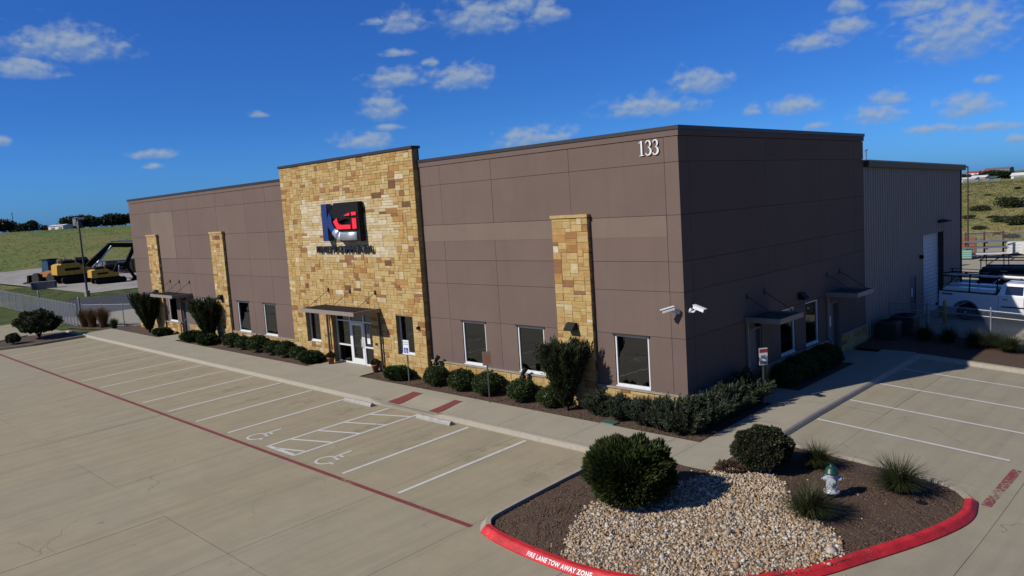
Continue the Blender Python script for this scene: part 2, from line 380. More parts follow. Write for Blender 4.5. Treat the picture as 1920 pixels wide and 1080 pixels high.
def stucco(name, c):
    c = al(c); m = bpy.data.materials.new(name); m.use_nodes = True; t = NT(m.node_tree); b = t.n['Principled BSDF']
    v = t.add('ShaderNodeNewGeometry').outputs['Position']
    f = t.mapr(t.noise(v, .55, 5, .6), .3, .7); cc = t.mix(f, tuple(x * .93 for x in c), tuple(x * 1.06 for x in c))
    sk = t.noise(t.scalev(v, 2.6, 2.6, .16), 1.0, 5, .65); cc = t.mix(t.mapr(sk, .52, .75, 0, .30), cc, tuple(x * .78 for x in c))
    sp = t.add('ShaderNodeSeparateXYZ'); t.l.new(v, sp.inputs[0])
    drt = t.math('MULTIPLY', t.mapr(sp.outputs[2], .9, 1.7, 1, 0), t.mapr(t.noise(v, 3, 4), .35, .65)); cc = t.mix(t.math('MULTIPLY', drt, .28), cc, tuple(x * .72 for x in c))
    gr = t.noise(v, 90, 2); cc = t.mix(t.mapr(gr, .3, .7, 0, .16), cc, tuple(x * 1.3 for x in c))
    t.l.new(cc, b.inputs['Base Color']); b.inputs['Roughness'].default_value = .88; b.inputs['Specular IOR Level'].default_value = .25
    bn = t.add('ShaderNodeBump'); bn.inputs['Strength'].default_value = .35; bn.inputs['Distance'].default_value = .01; t.set(bn.inputs['Height'], gr); t.l.new(bn.outputs[0], b.inputs['Normal'])
    return m
M['stucco'] = stucco('brown_stucco', (.200, .139, .116))
M['stucco2'] = stucco('brown_stucco_pale', (.210, .148, .122))
M['stucco3'] = stucco('brown_stucco_repainted', (.245, .182, .142))
M['shadowgap'] = pmat('panel_joint', (.10, .07, .06), .9)
M['coping'] = pmat('bronze_coping', (.062, .055, .055), .45, .3, var=.1)
M['mortar'] = pmat('mortar', (.42, .30, .145), .95, var=.2, scale=5)
SC = [(0.6, 0.415, 0.155), (0.57, 0.376, 0.13), (0.62, 0.444, 0.181), (0.55, 0.357, 0.122), (0.61, 0.429, 0.168), (0.68, 0.54, 0.3), (0.76, 0.65, 0.44), (0.5, 0.27, 0.076), (0.33, 0.15, 0.06), (0.42, 0.193, 0.059), (0.19, 0.082, 0.034), (0.54, 0.328, 0.101)]
SW_W = [8, 7, 8, 6, 8, 3, .8, 4.0, 1.4, 2.6, .3, 6]
STONE = [pmat('limestone_%s' % n, c, .85, var=.16, scale=4.5, bump=.6, bscale=16) for n, c in zip(['straw', 'honey', 'cream', 'ochre', 'buff', 'pale', 'chalk', 'rust', 'brown', 'russet', 'umber', 'amber'], SC)]
M['alu'] = pmat('white_aluminium', (.98, 1.0, 1.0), .35, .0, var=.04)
def tinted(name):
    m = bpy.data.materials.new(name); m.use_nodes = True; t = NT(m.node_tree); t.n.remove(t.n['Principled BSDF'])
    v = t.add('ShaderNodeNewGeometry').outputs['Position']
    tr = t.add('ShaderNodeBsdfTransparent'); t.l.new(t.mix(t.noise(v, .8, 2), (.30, .34, .33), (.38, .41, .40)), tr.inputs[0])
    gl = t.add('ShaderNodeBsdfGlossy'); gl.inputs['Roughness'].default_value = .02; gl.inputs[0].default_value = (.85, .9, .92, 1)
    bn = t.add('ShaderNodeBump'); bn.inputs['Strength'].default_value = .05; bn.inputs['Distance'].default_value = .05; t.set(bn.inputs['Height'], t.noise(v, 1.6, 2)); t.l.new(bn.outputs[0], gl.inputs['Normal'])
    fr = t.add('ShaderNodeFresnel'); fr.inputs[0].default_value = 1.9
    mx = t.add('ShaderNodeMixShader'); t.l.new(fr.outputs[0], mx.inputs[0]); t.l.new(tr.outputs[0], mx.inputs[1]); t.l.new(gl.outputs[0], mx.inputs[2]); t.l.new(mx.outputs[0], t.n['Material Output'].inputs[0])
    return m
M['glass'] = tinted('tinted_glass')
M['blind'] = pmat('grey_roller_blind', (.5, .53, .5), .9, var=.06, scale=3)
M['darkmetal'] = pmat('dark_bronze_metal', (.07, .06, .055), .5, .3, var=.1)
M['tanmetal'] = pmat('tan_metal_trim', (.36, .31, .265), .5, .1, var=.08)
M['deck'] = pmat('grey_metal_deck', (.16, .14, .125), .55, .3, var=.15)
M['siding'] = pmat('metal_siding', (.37, .325, .29), .5, .0, var=.06, scale=2)
M['doorgrey'] = pmat('grey_door_paint', (.16, .165, .18), .5, var=.05)
M['rollup'] = pmat('white_rollup_door', (.85, .88, .95), .5, var=.05)
M['black'] = pmat('black_plastic', (.012, .012, .013), .6, var=.1, spec=.2)
M['blackpaint'] = pmat('black_sign_paint', (.010, .010, .012), .6, var=.05, spec=.15)
M['navy'] = pmat('navy_sign_paint', (.02, .045, .20), .35, var=.05)
M['signred'] = pmat('red_sign_face', (1.3, .03, .065), .4, var=.03)
M['steel'] = pmat('brushed_steel', (.85, .9, .97), .42, .8, var=.08)
M['galv'] = pmat('galvanised_steel', (.40, .42, .45), .45, .5, var=.15, scale=9)
M['post'] = pmat('grey_sign_post', (.13, .14, .16), .5, .4, var=.1)
M['white'] = pmat('white_paint', (1.05, 1.05, 1.05), .45, var=.05)
M['truckwhite'] = pmat('white_car_paint', (1.1, 1.12, 1.15), .22, var=.03, spec=.6)
M['tyre'] = pmat('tyre_rubber', (.014, .014, .014), .85, var=.15)
M['yellow'] = pmat('yellow_paint', (.55, .36, .04), .5, var=.12)
M['machine'] = pmat('excavator_yellow', (.70, .40, .035), .5, var=.15, scale=3)
M['machinedark'] = pmat('machine_black', (.016, .014, .012), .75, var=.2, spec=.12)
M['rust'] = pmat('red_oxide_steel', (.16, .05, .03), .8, var=.3)
M['blue'] = pmat('sign_blue', (.02, .09, .5), .5, var=.03)
M['signgreen'] = pmat('sign_green', (.25, .55, .42), .5, var=.03)
M['signred2'] = pmat('sign_red_print', (.5, .03, .03), .5, var=.05)
M['greylet'] = pmat('sign_grey_print', (.2, .21, .24), .5, var=.05)
M['hydrantw'] = pmat('hydrant_silver', (.75, .80, .86), .38, .3, var=.08)
M['hydrantg'] = pmat('hydrant_green', (.012, .07, .045), .4, var=.1)
M['lidgreen'] = pmat('green_box_lid', (.06, .16, .12), .6, var=.1)
M['terracotta'] = pmat('terracotta', (.32, .12, .055), .8, var=.15)
M['shadow_band_tone'] = pmat('shadow_band_tone', (.045, .046, .05), .9, var=.2, scale=2, bump=.3)  # dark tone painted in place of shadow on the far ground
M['yardgravel'] = pmat('crushed_stone_yard', (.42, .39, .34), .95, var=.22, scale=.35, bump=.3, bscale=8)
M['bark'] = pmat('bark', (.07, .05, .035), .95, var=.3, bump=.5)
M['culvert'] = pmat('precast_concrete', (.17, .18, .20), .9, var=.1)
M['shedwhite'] = pmat('white_metal_shed', (.9, .9, .88), .5, var=.05)
M['shedgrey'] = pmat('grey_metal_shed', (.2, .2, .22), .6, var=.1)
M['roofred'] = pmat('red_roofs', (.42, .07, .06), .7, var=.1)
M['carglass'] = pmat('car_glass', (.015, .018, .022), .03, var=.1, spec=.6)

def grassmat():
    m = bpy.data.materials.new('meadow_grass'); m.use_nodes = True; t = NT(m.node_tree); b = t.n['Principled BSDF']
    v = t.add('ShaderNodeNewGeometry').outputs['Position']
    f1 = t.noise(v, .02, 5, .6); f2 = t.noise(v, .11, 6, .7); f3 = t.noise(v, 1.3, 5, .7); st = t.noise(t.scalev(v, .3, .05, 1), .5, 4)
    c = t.mix(t.mapr(f1, .38, .62), (.066, .108, .022), (.115, .13, .038))
    c = t.mix(t.mapr(f2, .45, .68), c, (.16, .13, .052))
    sx_ = t.add('ShaderNodeSeparateXYZ'); t.l.new(v, sx_.inputs[0])
    c = t.mix(t.math('MULTIPLY', t.mapr(sx_.outputs[0], -90, -20), t.mapr(f2, .25, .55)), c, (.23, .19, .07))
    c = t.mix(t.mapr(f3, .35, .7, 0, .28), c, (.055, .075, .018))
    c = t.mix(t.mapr(st, .56, .7, 0, .35), c, (.12, .10, .045))
    t.l.new(c, b.inputs['Base Color']); b.inputs['Roughness'].default_value = .95; b.inputs['Specular IOR Level'].default_value = .1
    bn = t.add('ShaderNodeBump'); bn.inputs['Strength'].default_value = .5; bn.inputs['Distance'].default_value = .15
    t.set(bn.inputs['Height'], f3); t.l.new(bn.outputs[0], b.inputs['Normal'])
    return m
M['grass'] = grassmat()
M['boxwood'] = leafmat('boxwood_leaves', [(.028, .052, .012), (.06, .10, .02), (.09, .14, .03), (.04, .072, .015), (.10, .11, .03)])
M['needle'] = leafmat('fine_green_needles', [(.022, .042, .010), (.055, .085, .018), (.11, .13, .032), (.035, .06, .013), (.085, .11, .025)])
M['redbush'] = leafmat('olive_red_leaves', [(.03, .05, .018), (.045, .06, .022), (.085, .05, .028), (.035, .055, .02), (.06, .075, .03)])
M['rosemary'] = leafmat('grey_green_needles', [(.035, .055, .032), (.075, .098, .055), (.12, .14, .085), (.05, .075, .036)])
M['upright'] = leafmat('dark_upright_leaves', [(.02, .036, .011), (.045, .064, .018), (.075, .092, .032), (.03, .048, .015)])
M['lowgreen'] = leafmat('low_green_leaves', [(.03, .06, .012), (.05, .092, .018), (.04, .075, .015)])
M['tuft'] = leafmat('sedge_blades', [(.03, .05, .012), (.06, .08, .022), (.10, .11, .04), (.045, .065, .018), (.16, .14, .06)])
M['tangrass'] = leafmat('dry_tan_blades', [(.24, .13, .055), (.32, .19, .085), (.20, .11, .05), (.28, .17, .08)])
M['treeleaf'] = leafmat('tree_leaves', [(.018, .034, .010), (.032, .052, .014), (.042, .062, .018)])
M['scrubleaf'] = leafmat('scrub_leaves', [(.045, .065, .022), (.075, .092, .034), (.105, .115, .045)])

# ------------------------------------------------------------------ terrain
def T(x, y):
    dx = x - CAM.x; dy = y - CAM.y; r = math.hypot(dx, dy); a = math.degrees(math.atan2(dx, dy))
    wl = S(-20, -55, a) if a < 60 else 1
    wl = 1 - S(-58, -32, a) if -180 <= a < 90 else 1
    hl = .15 + 8.6 * S(135, 345, r) ** .9; hr = -.1 + 5.2 * S(78, 270, r) + 3.5 * S(500, 1300, r)
    h = hl * wl + hr * (1 - wl)
    h += (sin(x * .021 + 1) * cos(y * .017) * .5 + sin(x * .05) * sin(y * .043 + 2) * .22) * S(110, 200, r)
    if -84 < x < 46 and -62 < y < 44: h = min(h, -.75) if (-80 < x < 42 and -58 < y < 40) else h
    return h
m = MB(); na = 240; rs = list(np.r_[2, np.arange(20, 100, 5), np.arange(100, 420, 6), np.geomspace(430, 4500, 26)])
vs_ = []; fs_ = []
for r in rs:
    for k in range(na):
        a = 2 * pi * k / na; x = CAM.x + r * sin(a); y = CAM.y + r * cos(a); vs_.append((x, y, T(x, y)))
for i in range(len(rs) - 1):
    for k in range(na):
        k2 = (k + 1) % na; fs_.append((i * na + k, (i + 1) * na + k, (i + 1) * na + k2, i * na + k2))
fs_.append(tuple(range(na)))
m.raw(vs_, fs_); tag(m.build('terrain', M['grass'], smooth=True), kind='structure')

# near flat ground round the plot: verge, yards, concrete drive, stand-in shadow band (each a sheet on the one below)
def NG(x, y): return LP(max(x, -110), y) - .03 if x < -20 else -.10
M['lawn'] = pmat('mown_lawn', (.085, .135, .028), .95, var=.4, scale=.7, bump=.8, bscale=6, spec=.1, c2=(.15, .17, .05))
tag(sheet('grass_verge', -112, -49.0, -60, 60, 40, 60, lambda x, y: NG(x, y) + .0, M['lawn']), kind='structure')
tag(sheet('shadow_band_strip', -79.5, -61.5, -.4, 60, 6, 20, lambda x, y: NG(x, y) + .03, M['shadow_band_tone']), kind='structure')  # dark strip standing in for the shadow bands on the far grass
tag(sheet('gravel_yard', -158, -86, 8.5, 60, 36, 30, lambda x, y: max(T(x, y), NG(x, y)) + .06, M['yardgravel']), kind='structure')
tag(sheet('storage_yard', -46, 60, 13.3, 74, 40, 40, lambda x, y: (LP(min(x, 2.9), 2.7) - .067 * max(0, x - 2.9) * (1 - S(20, 40, y)) - .02), M['walk']), kind='structure')
tag(sheet('concrete_drive', -62.5, -47.5, -1.7, 60, 4, 20, lambda x, y: NG(x, y) + .025, M['walk']), kind='structure')

# ------------------------------------------------------------------ parking lot: slabs, joints and paint
lot = sheet('parking_lot', -64, 40, -58, -1.6, 52, 40, lambda x, y: G(x, y) - .035, M['joint'], kind='structure')
m = MB(); xs_ = np.linspace(2.0, 40, 20); ys_ = np.linspace(-4, 13.2, 12)
sheet('joint_bed', 2.2, 40, -1.6, 13.3, 20, 10, lambda x, y: G(x, y) - .035, M['joint'], lot)
XL = [-64, -60, -56.25, -52.5, -48.9] + [-.45 - 3.75 * k for k in range(12, -1, -1)] + [2.9, 4.48, 9.0, 13.5, 18, 22.5, 27, 31.5, 36, 40]
XL = sorted(set(XL)); YL = [-58, -53.4, -48.8, -44.3, -39.7, -35.1, -30.5, -25.9, -21.4, -18.3, -13.72, -9.15, -3.62, .35, 4.6, 8.9, 13.15]
for i in range(len(XL) - 1):
    for j in range(len(YL) - 1):
        x0, x1, y0, y1 = XL[i] + .005, XL[i + 1] - .005, YL[j] + .0025, YL[j + 1] - .0025
        if y0 > -3.65 and x1 < 2.91: continue
        if y0 < -36 and x0 < -30: continue
        dz = random.Random(i * 31 + j).uniform(-.002, .003)
        sheet('slab', x0, x1, y0, y1, 3, 3, lambda x, y: G(x, y) + dz, M['lot'], lot)
# stall lines, aisle hatching, access symbols, fire-lane line
LH = lambda x, y: G(x, y) + .007
LH2 = lambda x, y: G(x, y) + .011
YC, YR = -3.72, -9.02
stx = [-3.69, -6.43]; ai = [-9.32, -11.08]; rest = [-13.97 - 2.74 * k for k in range(12)]
for i, x in enumerate(stx + rest):
    q = MB(); strip(q, [(x, YC - (.15 if i < 3 else .1)), (x, YR)], .13, LH)
    q.build('stall_line', M['white_paint'] if i < 9 else M['faded_paint'], lot)
q = MB()
for x in ai: strip(q, [(x, YC - .1), (x, YR)], .12, LH)
strip(q, [(ai[0], YR + .06), (ai[1], YR + .06)], .14, LH)
for y0 in (-4.72, -5.87, -6.99, -8.1): strip(q, [(ai[1] + .06, y0), (ai[0] - .06, y0 + .6)], .11, LH)
strip(q, [(-10.6, -8.94), (ai[0] - .06, -8.55)], .11, LH)
q.build('access_aisle_hatching', M['white_paint'], lot)
def wheelchair(cx, cy):
    q = MB(); P = lambda u, v: (cx + u, cy + v)
    # seated figure read from the drive aisle: wheel arc, back and seat, leg, head
    strip(q, [P(.02 + .34 * cos(a), -.28 + .34 * sin(a)) for a in np.linspace(R(110), R(395), 16)], .085, LH)
    strip(q, [P(-.06, .72), P(-.02, .0), P(.28, -.02), P(.42, -.38), P(.54, -.36)], .10, LH)
    strip(q, [P(-.03, .22), P(.24, .2)], .09, LH)
    return q.build('access_symbol', M['white_paint'], lot)
wheelchair(-7.95, -8.35); wheelchair(-12.5, -8.35)
q = MB(); strip(q, [(-63, -9.3), (-.4, -9.32)], .15, LH2); q.build('fire_lane_line', M['red_line'], lot)
q = MB(); strip(q, [(8.62, -.75), (8.68, 2.1)], .22, LH2); q.build('fire_lane_line', M['red_worn'], lot)
for k in range(4):
    q = MB(); y = 2.70 + 2.74 * k; strip(q, [(3.05, y), (8.4, y)], .12, LH); q.build('stall_line', M['white_paint'], lot)

# ------------------------------------------------------------------ footpaths
WLK = lambda x, y: SW(x, y)
path_o = sheet('footpath', -48.4, 2.70, -3.42, -1.62, 50, 2, lambda x, y: SW(x, y) - .16, M['joint'], kind='structure')
ramp = lambda x: 1 - S(-12.6, -11.75, x) * (1 - S(-8.8, -8.0, x))
def walkz(x, y):
    h = SW(x, y)
    if y < -1.9 and -12.7 < x < -7.9: h -= .12 * (1 - ramp(x)) * S(-1.9, -3.3, y)
    return h
xw = [-48.4] + [-46.4 + 2.93 * k for k in range(17)] + [1.30, 2.70]
for a, b in zip(xw[:-1], xw[1:]):
    y1 = -1.55
    sheet('slab', a + .006, b - .006, -3.44, y1, 8, 6, walkz, M['walk'], path_o)
yw = [-1.55, 1.2, 4.0, 6.8, 9.6, 12.2, 13.6]
for a, b in zip(yw[:-1], yw[1:]): sheet('slab', 1.32, 2.70, a + .006, b - .006, 3, 4, walkz, M['walk'], path_o)
sheet('slab', .06, 1.31, 3.15, 5.2, 3, 3, walkz, M['walk'], path_o)
sheet('slab', .06, 1.31, 10.4, 13.0, 3, 3, walkz, M['walk'], path_o)
sheet('slab', -20.9, -16.4, -1.54, .25, 6, 4, walkz, M['walk'], path_o)
sheet('slab', -39.7, -37.0, -1.54, -.02, 6, 4, walkz, M['walk'], path_o)
for x in (-11.45, -8.95):      # flared sides of the kerb ramp, red
    q = MB(); d = .28 if x > -10 else .38
    q.raw([(x - d, -3.36, walkz(x - d, -3.36) + .007), (x + d, -3.36, walkz(x + d, -3.36) + .007), (x + d * .9 , -2.75, walkz(x + d, -2.75) + .008), (x + d * .8, -2.05, walkz(x + d, -2.05) + .007), (x - d * .8, -2.05, walkz(x - d, -2.05) + .007), (x - d * .9, -2.75, walkz(x - d, -2.75) + .008)], [(0, 1, 2, 5), (5, 2, 3, 4)])
    q.build('ramp_strip', M['brick_red'], path_o)

# ------------------------------------------------------------------ kerbs
PROF = [(-.02, -.25), (-.02, .02), (.03, .10), (.075, .142), (.13, .155), (.29, .155), (.29, -.25)]
km = lambda x, y: .12 + .88 * ramp(x) if y < -3 else 1
q = MB(); sweep(q, [(-48.3, -3.72), (-.56, -3.72)], PROF, G, hmul=km); tag(q.build('kerb', M['kerb']), kind='structure')
q = MB(); sweep(q, [(2.98, -.42), (2.98, 13.2)], PROF, G); tag(q.build('kerb', M['kerb']), kind='structure')
q = MB(); sweep(q, [(2.7, 13.1), (34, 13.1)], PROF, G); tag(q.build('kerb', M['kerb']), kind='structure')
ISL = [(-.55, -3.72), (-.42, -8.6), (-.3, -9.1), (.05, -9.42), (.6, -9.60), (2.0, -9.74), (3.6, -9.72), (5.0, -9.15), (6.15, -8.1), (7.0, -6.9), (7.55, -5.4), (8.1, -3.9), (8.5, -2.5), (8.62, -1.6), (8.45, -.75), (8.0, -.25), (7.3, -.02), (6.2, .08), (3.05, .02)]
i0, i1 = 4, 15
def isl_seg(a, b): return ISL[a:b + 1]
PI_ = [(0, -.25), (0, .03), (.10, .14), (.135, .162), (.26, .162), (.26, -.25)]
PR_ = [(o, z + (.003 if z > 0 else 0)) for o, z in PI_]
q = MB(); sweep(q, smooth_poly(ISL[:4], 2), PI_, G, step=.2); tag(q.build('kerb', M['kerb']), kind='structure')
redp = smooth_poly(ISL[3:15], 3)
q = MB(); sweep(q, redp, PR_, G, step=.25); redk = tag(q.build('kerb', M['red_kerb']), kind='structure')
q = MB(); sweep(q, smooth_poly(ISL[14:], 2), PI_, G, step=.3); tag(q.build('kerb', M['kerb']), kind='structure')

def text_mesh(body, size, bold=0.0, ext=0.0, space=1.0):
    cu = bpy.data.curves.new('lettering', 'FONT'); cu.body = body; cu.size = size; cu.offset = bold; cu.extrude = ext; cu.space_character = space; cu.resolution_u = 3
    o = bpy.data.objects.new('lettering', cu); col.objects.link(o)
    dg = bpy.context.evaluated_depsgraph_get(); me = bpy.data.meshes.new_from_object(o.evaluated_get(dg))
    bpy.data.objects.remove(o); return me
# stencilled words on the sloping red kerb face
me = text_mesh('FIRE LANE TOW AWAY ZONE', .20, .006, 0, 1.12)
xsv = [v.co.x for v in me.vertices]; x0t, x1t = min(xsv), max(xsv)
Lr = [Vector(p) for p in redp]; acc_ = [0]
for a, b in zip(Lr[:-1], Lr[1:]): acc_.append(acc_[-1] + (b - a).length)
def along(s):
    for i in range(len(acc_) - 1):
        if s <= acc_[i + 1]: return Lr[i].lerp(Lr[i + 1], (s - acc_[i]) / (acc_[i + 1] - acc_[i])), (Lr[i + 1] - Lr[i]).normalized()
    return Lr[-1], (Lr[-1] - Lr[-2]).normalized()
for v in me.vertices:
    s = 1.80 + (v.co.x - x0t) / (x1t - x0t) * 1.78; p, d = along(s); n = Vector((-d.y, d.x)); h = v.co.y / .145
    f = .16 + .70 * h       # up the sloping kerb face
    v.co = (p.x + n.x * (.10 * f - .005), p.y + n.y * (.10 * f - .005), G(p.x, p.y) + .036 + .11 * f + .004)
me.materials.append(M['white']); link('kerb_lettering', me, redk)

# ------------------------------------------------------------------ planting beds
rng = np.random.default_rng(7)
def bed(name, poly, hf, dz=.0, mat=None):
    q = MB(); xs = [p[0] for p in poly]; ys = [p[1] for p in poly]
    import bmesh
    bm = bmesh.new(); vv = [bm.verts.new((x, y, 0)) for x, y in poly]; f = bm.faces.new(vv); bmesh.ops.triangulate(bm, faces=[f])
    for _ in range(4):
        ed = [e for e in bm.edges if e.calc_length() > .7]
        if ed: bmesh.ops.subdivide_edges(bm, edges=ed, cuts=1); bmesh.ops.triangulate(bm, faces=bm.faces[:])
    r2 = random.Random(3)
    for v in bm.verts: v.co.z = hf(v.co.x, v.co.y) + dz + r2.uniform(-.012, .02)
    me = bpy.data.meshes.new(name); bm.to_mesh(me); bm.free(); me.materials.append(mat or M['mulch'])
    o = link(name, me)
    if o.data.polygons and o.data.polygons[0].normal.z < 0: o.data.flip_normals()
    return tag(o, kind='structure')
BEDZ = lambda x, y: SW(x, y) - .035
bed('planting_bed', [(-48.4, -1.56), (-39.72, -1.56), (-39.72, .3), (-48.4, .3)], BEDZ)
bed('planting_bed', [(-36.98, -1.56), (-20.92, -1.56), (-20.92, .3), (-36.98, .3)], BEDZ)
bed('planting_bed', [(-16.38, -1.56), (1.31, -1.56), (1.31, 3.14), (-.2, 3.14), (-.2, .3), (-16.38, .3)], BEDZ)
bed('planting_bed', [(-.1, 5.22), (1.31, 5.22), (1.31, 10.38), (-.1, 10.38)], BEDZ)
bed('planting_bed', [(-.1, 13.65), (2.6, 13.38), (34, 13.38), (34, 17.6), (-.1, 17.6)], lambda x, y: G(x, 13) + .12 + .02 * (y - 13))
isl_in = [(p[0], p[1]) for p in smooth_poly(ISL, 2)]
IP = isl_in + [(2.72, .02), (2.72, -3.48), (-.55, -3.48)]
def IZ(x, y):
    e = .055
    return G(x, y) + e + .085 * S(0, 1.5, min(x + .4, y + 9.6, 8.6 - x, max(.15 - y, 0) if x > 2.9 else 4)) * 1.0
IPs = [(x * .97 + 4.2 * .03, y * .97 - 4.8 * .03) for x, y in isl_in] + [(2.72, -.1), (2.72, -3.42), (-.3, -3.42)]
bed('planting_island', IPs, IZ)
bed('planting_island', [(-48.6, -9.2), (-47.6, -7), (-47.5, -3.9), (-51.5, -3.9), (-52.6, -6), (-51.5, -9.2)], lambda x, y: G(x, y) + .1)
q = MB(); sweep(q, [(-47.45, -3.8), (-47.5, -7), (-48.5, -9.3), (-51.5, -9.4), (-52.8, -6), (-51.6, -3.8), (-47.45, -3.8)][::-1], [(-a, z) for a, z in PI_][::-1], G); tag(q.build('kerb', M['kerb']), kind='structure')
# mulch chips
def chips(name, poly, n, hf, size, mat, seed, gap=None):
    rg = np.random.default_rng(seed); xs = [p[0] for p in poly]; ys = [p[1] for p in poly]; P = []
    while len(P) < n:
        x = rg.uniform(min(xs), max(xs)); y = rg.uniform(min(ys), max(ys))
        if inside(poly, x, y) and not (gap and inside(gap, x, y)): P.append((x, y, hf(x, y) + .006))
    P = np.array(P); rot = randrot(rg, n); a = rg.uniform(0, 2 * pi, n); tl = rg.normal(0, .3, n)
    rot = np.stack([np.cos(a), -np.sin(a), tl, np.sin(a), np.cos(a), tl * .6, -tl, 0 * a, np.ones(n)], 1).reshape(n, 3, 3)
    bv = [(-1, -1, 0), (1, -1, 0), (1, 1, 0), (-1, 1, 0), (-.9, -.8, 1), (.9, -.8, 1), (.9, .8, 1), (-.9, .8, 1)]
    bf = [(4, 5, 6, 7), (0, 1, 5, 4), (1, 2, 6, 5), (2, 3, 7, 6), (3, 0, 4, 7)]
    sc_ = np.stack([rg.uniform(.4, 1.3, n) * size, rg.uniform(.12, .4, n) * size, rg.uniform(.1, .3, n) * size], 1)
    return repmesh(name, bv, bf, P, sc_, rot, mat)
GR = [(1.45, -7.0), (1.75, -7.95), (2.1, -8.62), (2.45, -9.2), (2.8, -9.45), (3.6, -9.47), (4.9, -8.95), (5.95, -7.95), (6.75, -6.8), (7.15, -5.7), (6.85, -5.0), (6.2, -4.5), (5.34, -4.0), (4.6, -3.0), (3.9, -2.35), (3.35, -2.6), (2.85, -3.25), (2.75, -3.9), (2.2, -5.2), (1.5, -6.2)]
tag(chips('mulch', IPs, 9000, IZ, .035, M['chips'], 1, GR), 'dark brown shredded bark mulch on the kerbed island', 'mulch', kind='stuff')
tag(chips('mulch', [(-16.3, -1.5), (1.25, -1.5), (1.25, 3), (.1, 3), (.1, -.2), (-16.3, -.2)], 4000, BEDZ, .04, M['chips'], 2), 'dark brown shredded bark mulch in the bed along the front wall', 'mulch', kind='stuff')
# river gravel
def gravel():
    rg = np.random.default_rng(11); P = []; n = 15000
    while len(P) < n:
        x = rg.uniform(1.2, 7.3); y = rg.uniform(-9.6, -2.2)
        if inside(GR, x + rg.normal(0, .05), y + rg.normal(0, .05)): P.append((x, y, IZ(x, y) + rg.uniform(.0, .035)))
    for _ in range(60):
        x = rg.uniform(.8, 7.6); y = rg.uniform(-9.2, -2)
        P.append((x, y, IZ(x, y) + .008))
    P = np.array(P); n = len(P)
    import bmesh
    bm = bmesh.new(); bmesh.ops.create_icosphere(bm, subdivisions=1, radius=1)
    bv = np.array([v.co[:] for v in bm.verts]); bf = [[v.index for v in f.verts] for f in bm.faces]; bm.free()
    bv = bv * (1 + rg.normal(0, .13, (len(bv), 1)))
    s = rg.lognormal(math.log(.025), .36, n)
    sc_ = np.stack([s * rg.uniform(.9, 1.5, n), s * rg.uniform(.7, 1.15, n), s * rg.uniform(.5, .9, n)], 1)
    return repmesh('gravel', bv, bf, P, sc_, randrot(rg, n), M['gravel'])
tag(gravel(), 'tan and white river gravel spread on the kerbed island', 'gravel', kind='stuff')
bed('gravel_bed', [(x * .985 + 4.2 * .015, y * .985 - 5.8 * .015) for x, y in GR], IZ, .012, M['gravel_bed'])

# ------------------------------------------------------------------ main building
bld = empty('commercial_building', (-23, 0, 0), 'long brown panelled commercial building with stone entrance tower and number 133', 'building')
random.seed(5)
def cells(us, vs, openings, front):
    """yield solid rectangles of a grid cell minus openings"""
def panel(name, u0, u1, v0, v1, ops, d0, d1, P, mat, parent):
    """one wall panel (rectangle minus openings) with front at depth d0, back at d1; P maps (u, v, d) to the world"""
    us = sorted({u0, u1, *[x for o in ops for x in o[:2] if u0 < x < u1]}); vs = sorted({v0, v1, *[x for o in ops for x in o[2:] if v0 < x < v1]})
    nu, nv = len(us) - 1, len(vs) - 1
    sol = [[not any(o[0] - 1e-6 <= (us[i] + us[i + 1]) / 2 <= o[1] and o[2] <= (vs[j] + vs[j + 1]) / 2 <= o[3] for o in ops) for j in range(nv)] for i in range(nu)]
    ok = lambda i, j: 0 <= i < nu and 0 <= j < nv and sol[i][j]
    m = MB()
    for i in range(nu):
        for j in range(nv):
            if not sol[i][j]: continue
            a, b, c, d = us[i], us[i + 1], vs[j], vs[j + 1]
            m.face([P(a, c, d0), P(b, c, d0), P(b, d, d0), P(a, d, d0)])
            if not ok(i - 1, j): m.face([P(a, c, d1), P(a, c, d0), P(a, d, d0), P(a, d, d1)])
            if not ok(i + 1, j): m.face([P(b, c, d0), P(b, c, d1), P(b, d, d1), P(b, d, d0)])
            if not ok(i, j - 1): m.face([P(a, c, d1), P(b, c, d1), P(b, c, d0), P(a, c, d0)])
            if not ok(i, j + 1): m.face([P(a, d, d0), P(b, d, d0), P(b, d, d1), P(a, d, d1)])
    if m.f: return m.build(name, mat, parent)
FP = lambda u, v, d: (u, d, v)            # front wall: u = x, depth along +y
SP = lambda u, v, d: (-d, u, v)           # side wall: u = y, depth along -x
ZH = [.93, 2.79, 4.31, 5.29, 6.79, 8.46, 9.26]
WT = 2.75
FW = [(-2.86, -1.44), (-7.56, -6.16), (-10.76, -9.36), (-27.75, -26.37), (-30.93, -29.5), (-35.71, -34.31), (-41.25, -39.93), (-45.42, -44.02)]
fops = [(a, b, .93, WT) for a, b in FW] + [(-39.02, -37.98, -1, 2.42)]
sops = [(6.66, 7.92, .96, 2.76), (8.9, 10.13, .96, 2.76), (4.15, 5.15, -1, 2.42), (11.12, 12.22, -1, 2.42)]
GAP = .007
def wall_run(vj, hj, ops, P, tower=None):
    for i in range(len(vj) - 1):
        for j in range(len(hj) - 1):
            a, b, c, d = vj[i] + GAP, vj[i + 1] - GAP, hj[j] + GAP, hj[j + 1] - GAP
            if j == 0: c = hj[0]
            rr = random.random(); mt = M['stucco'] if rr < .6 else M['stucco2']
            if P is FP and j == 3 and a > -13: mt = M['stucco2']
            panel('panel', a, b, c, d, ops, random.uniform(-.002, .002), .05, P, mt, bld)
wall_run([-12.9, -11.5, -8.47, -4.5, -.53, 0], ZH, fops, FP)
wall_run([-46.6, -42.8, -39.0, -36.64, -32.5, -28.8, -26.4, -24.0], ZH, fops, FP)
wall_run([.011, .55, 5.85, 10.6, 14.1, 15.29], ZH, sops, SP)
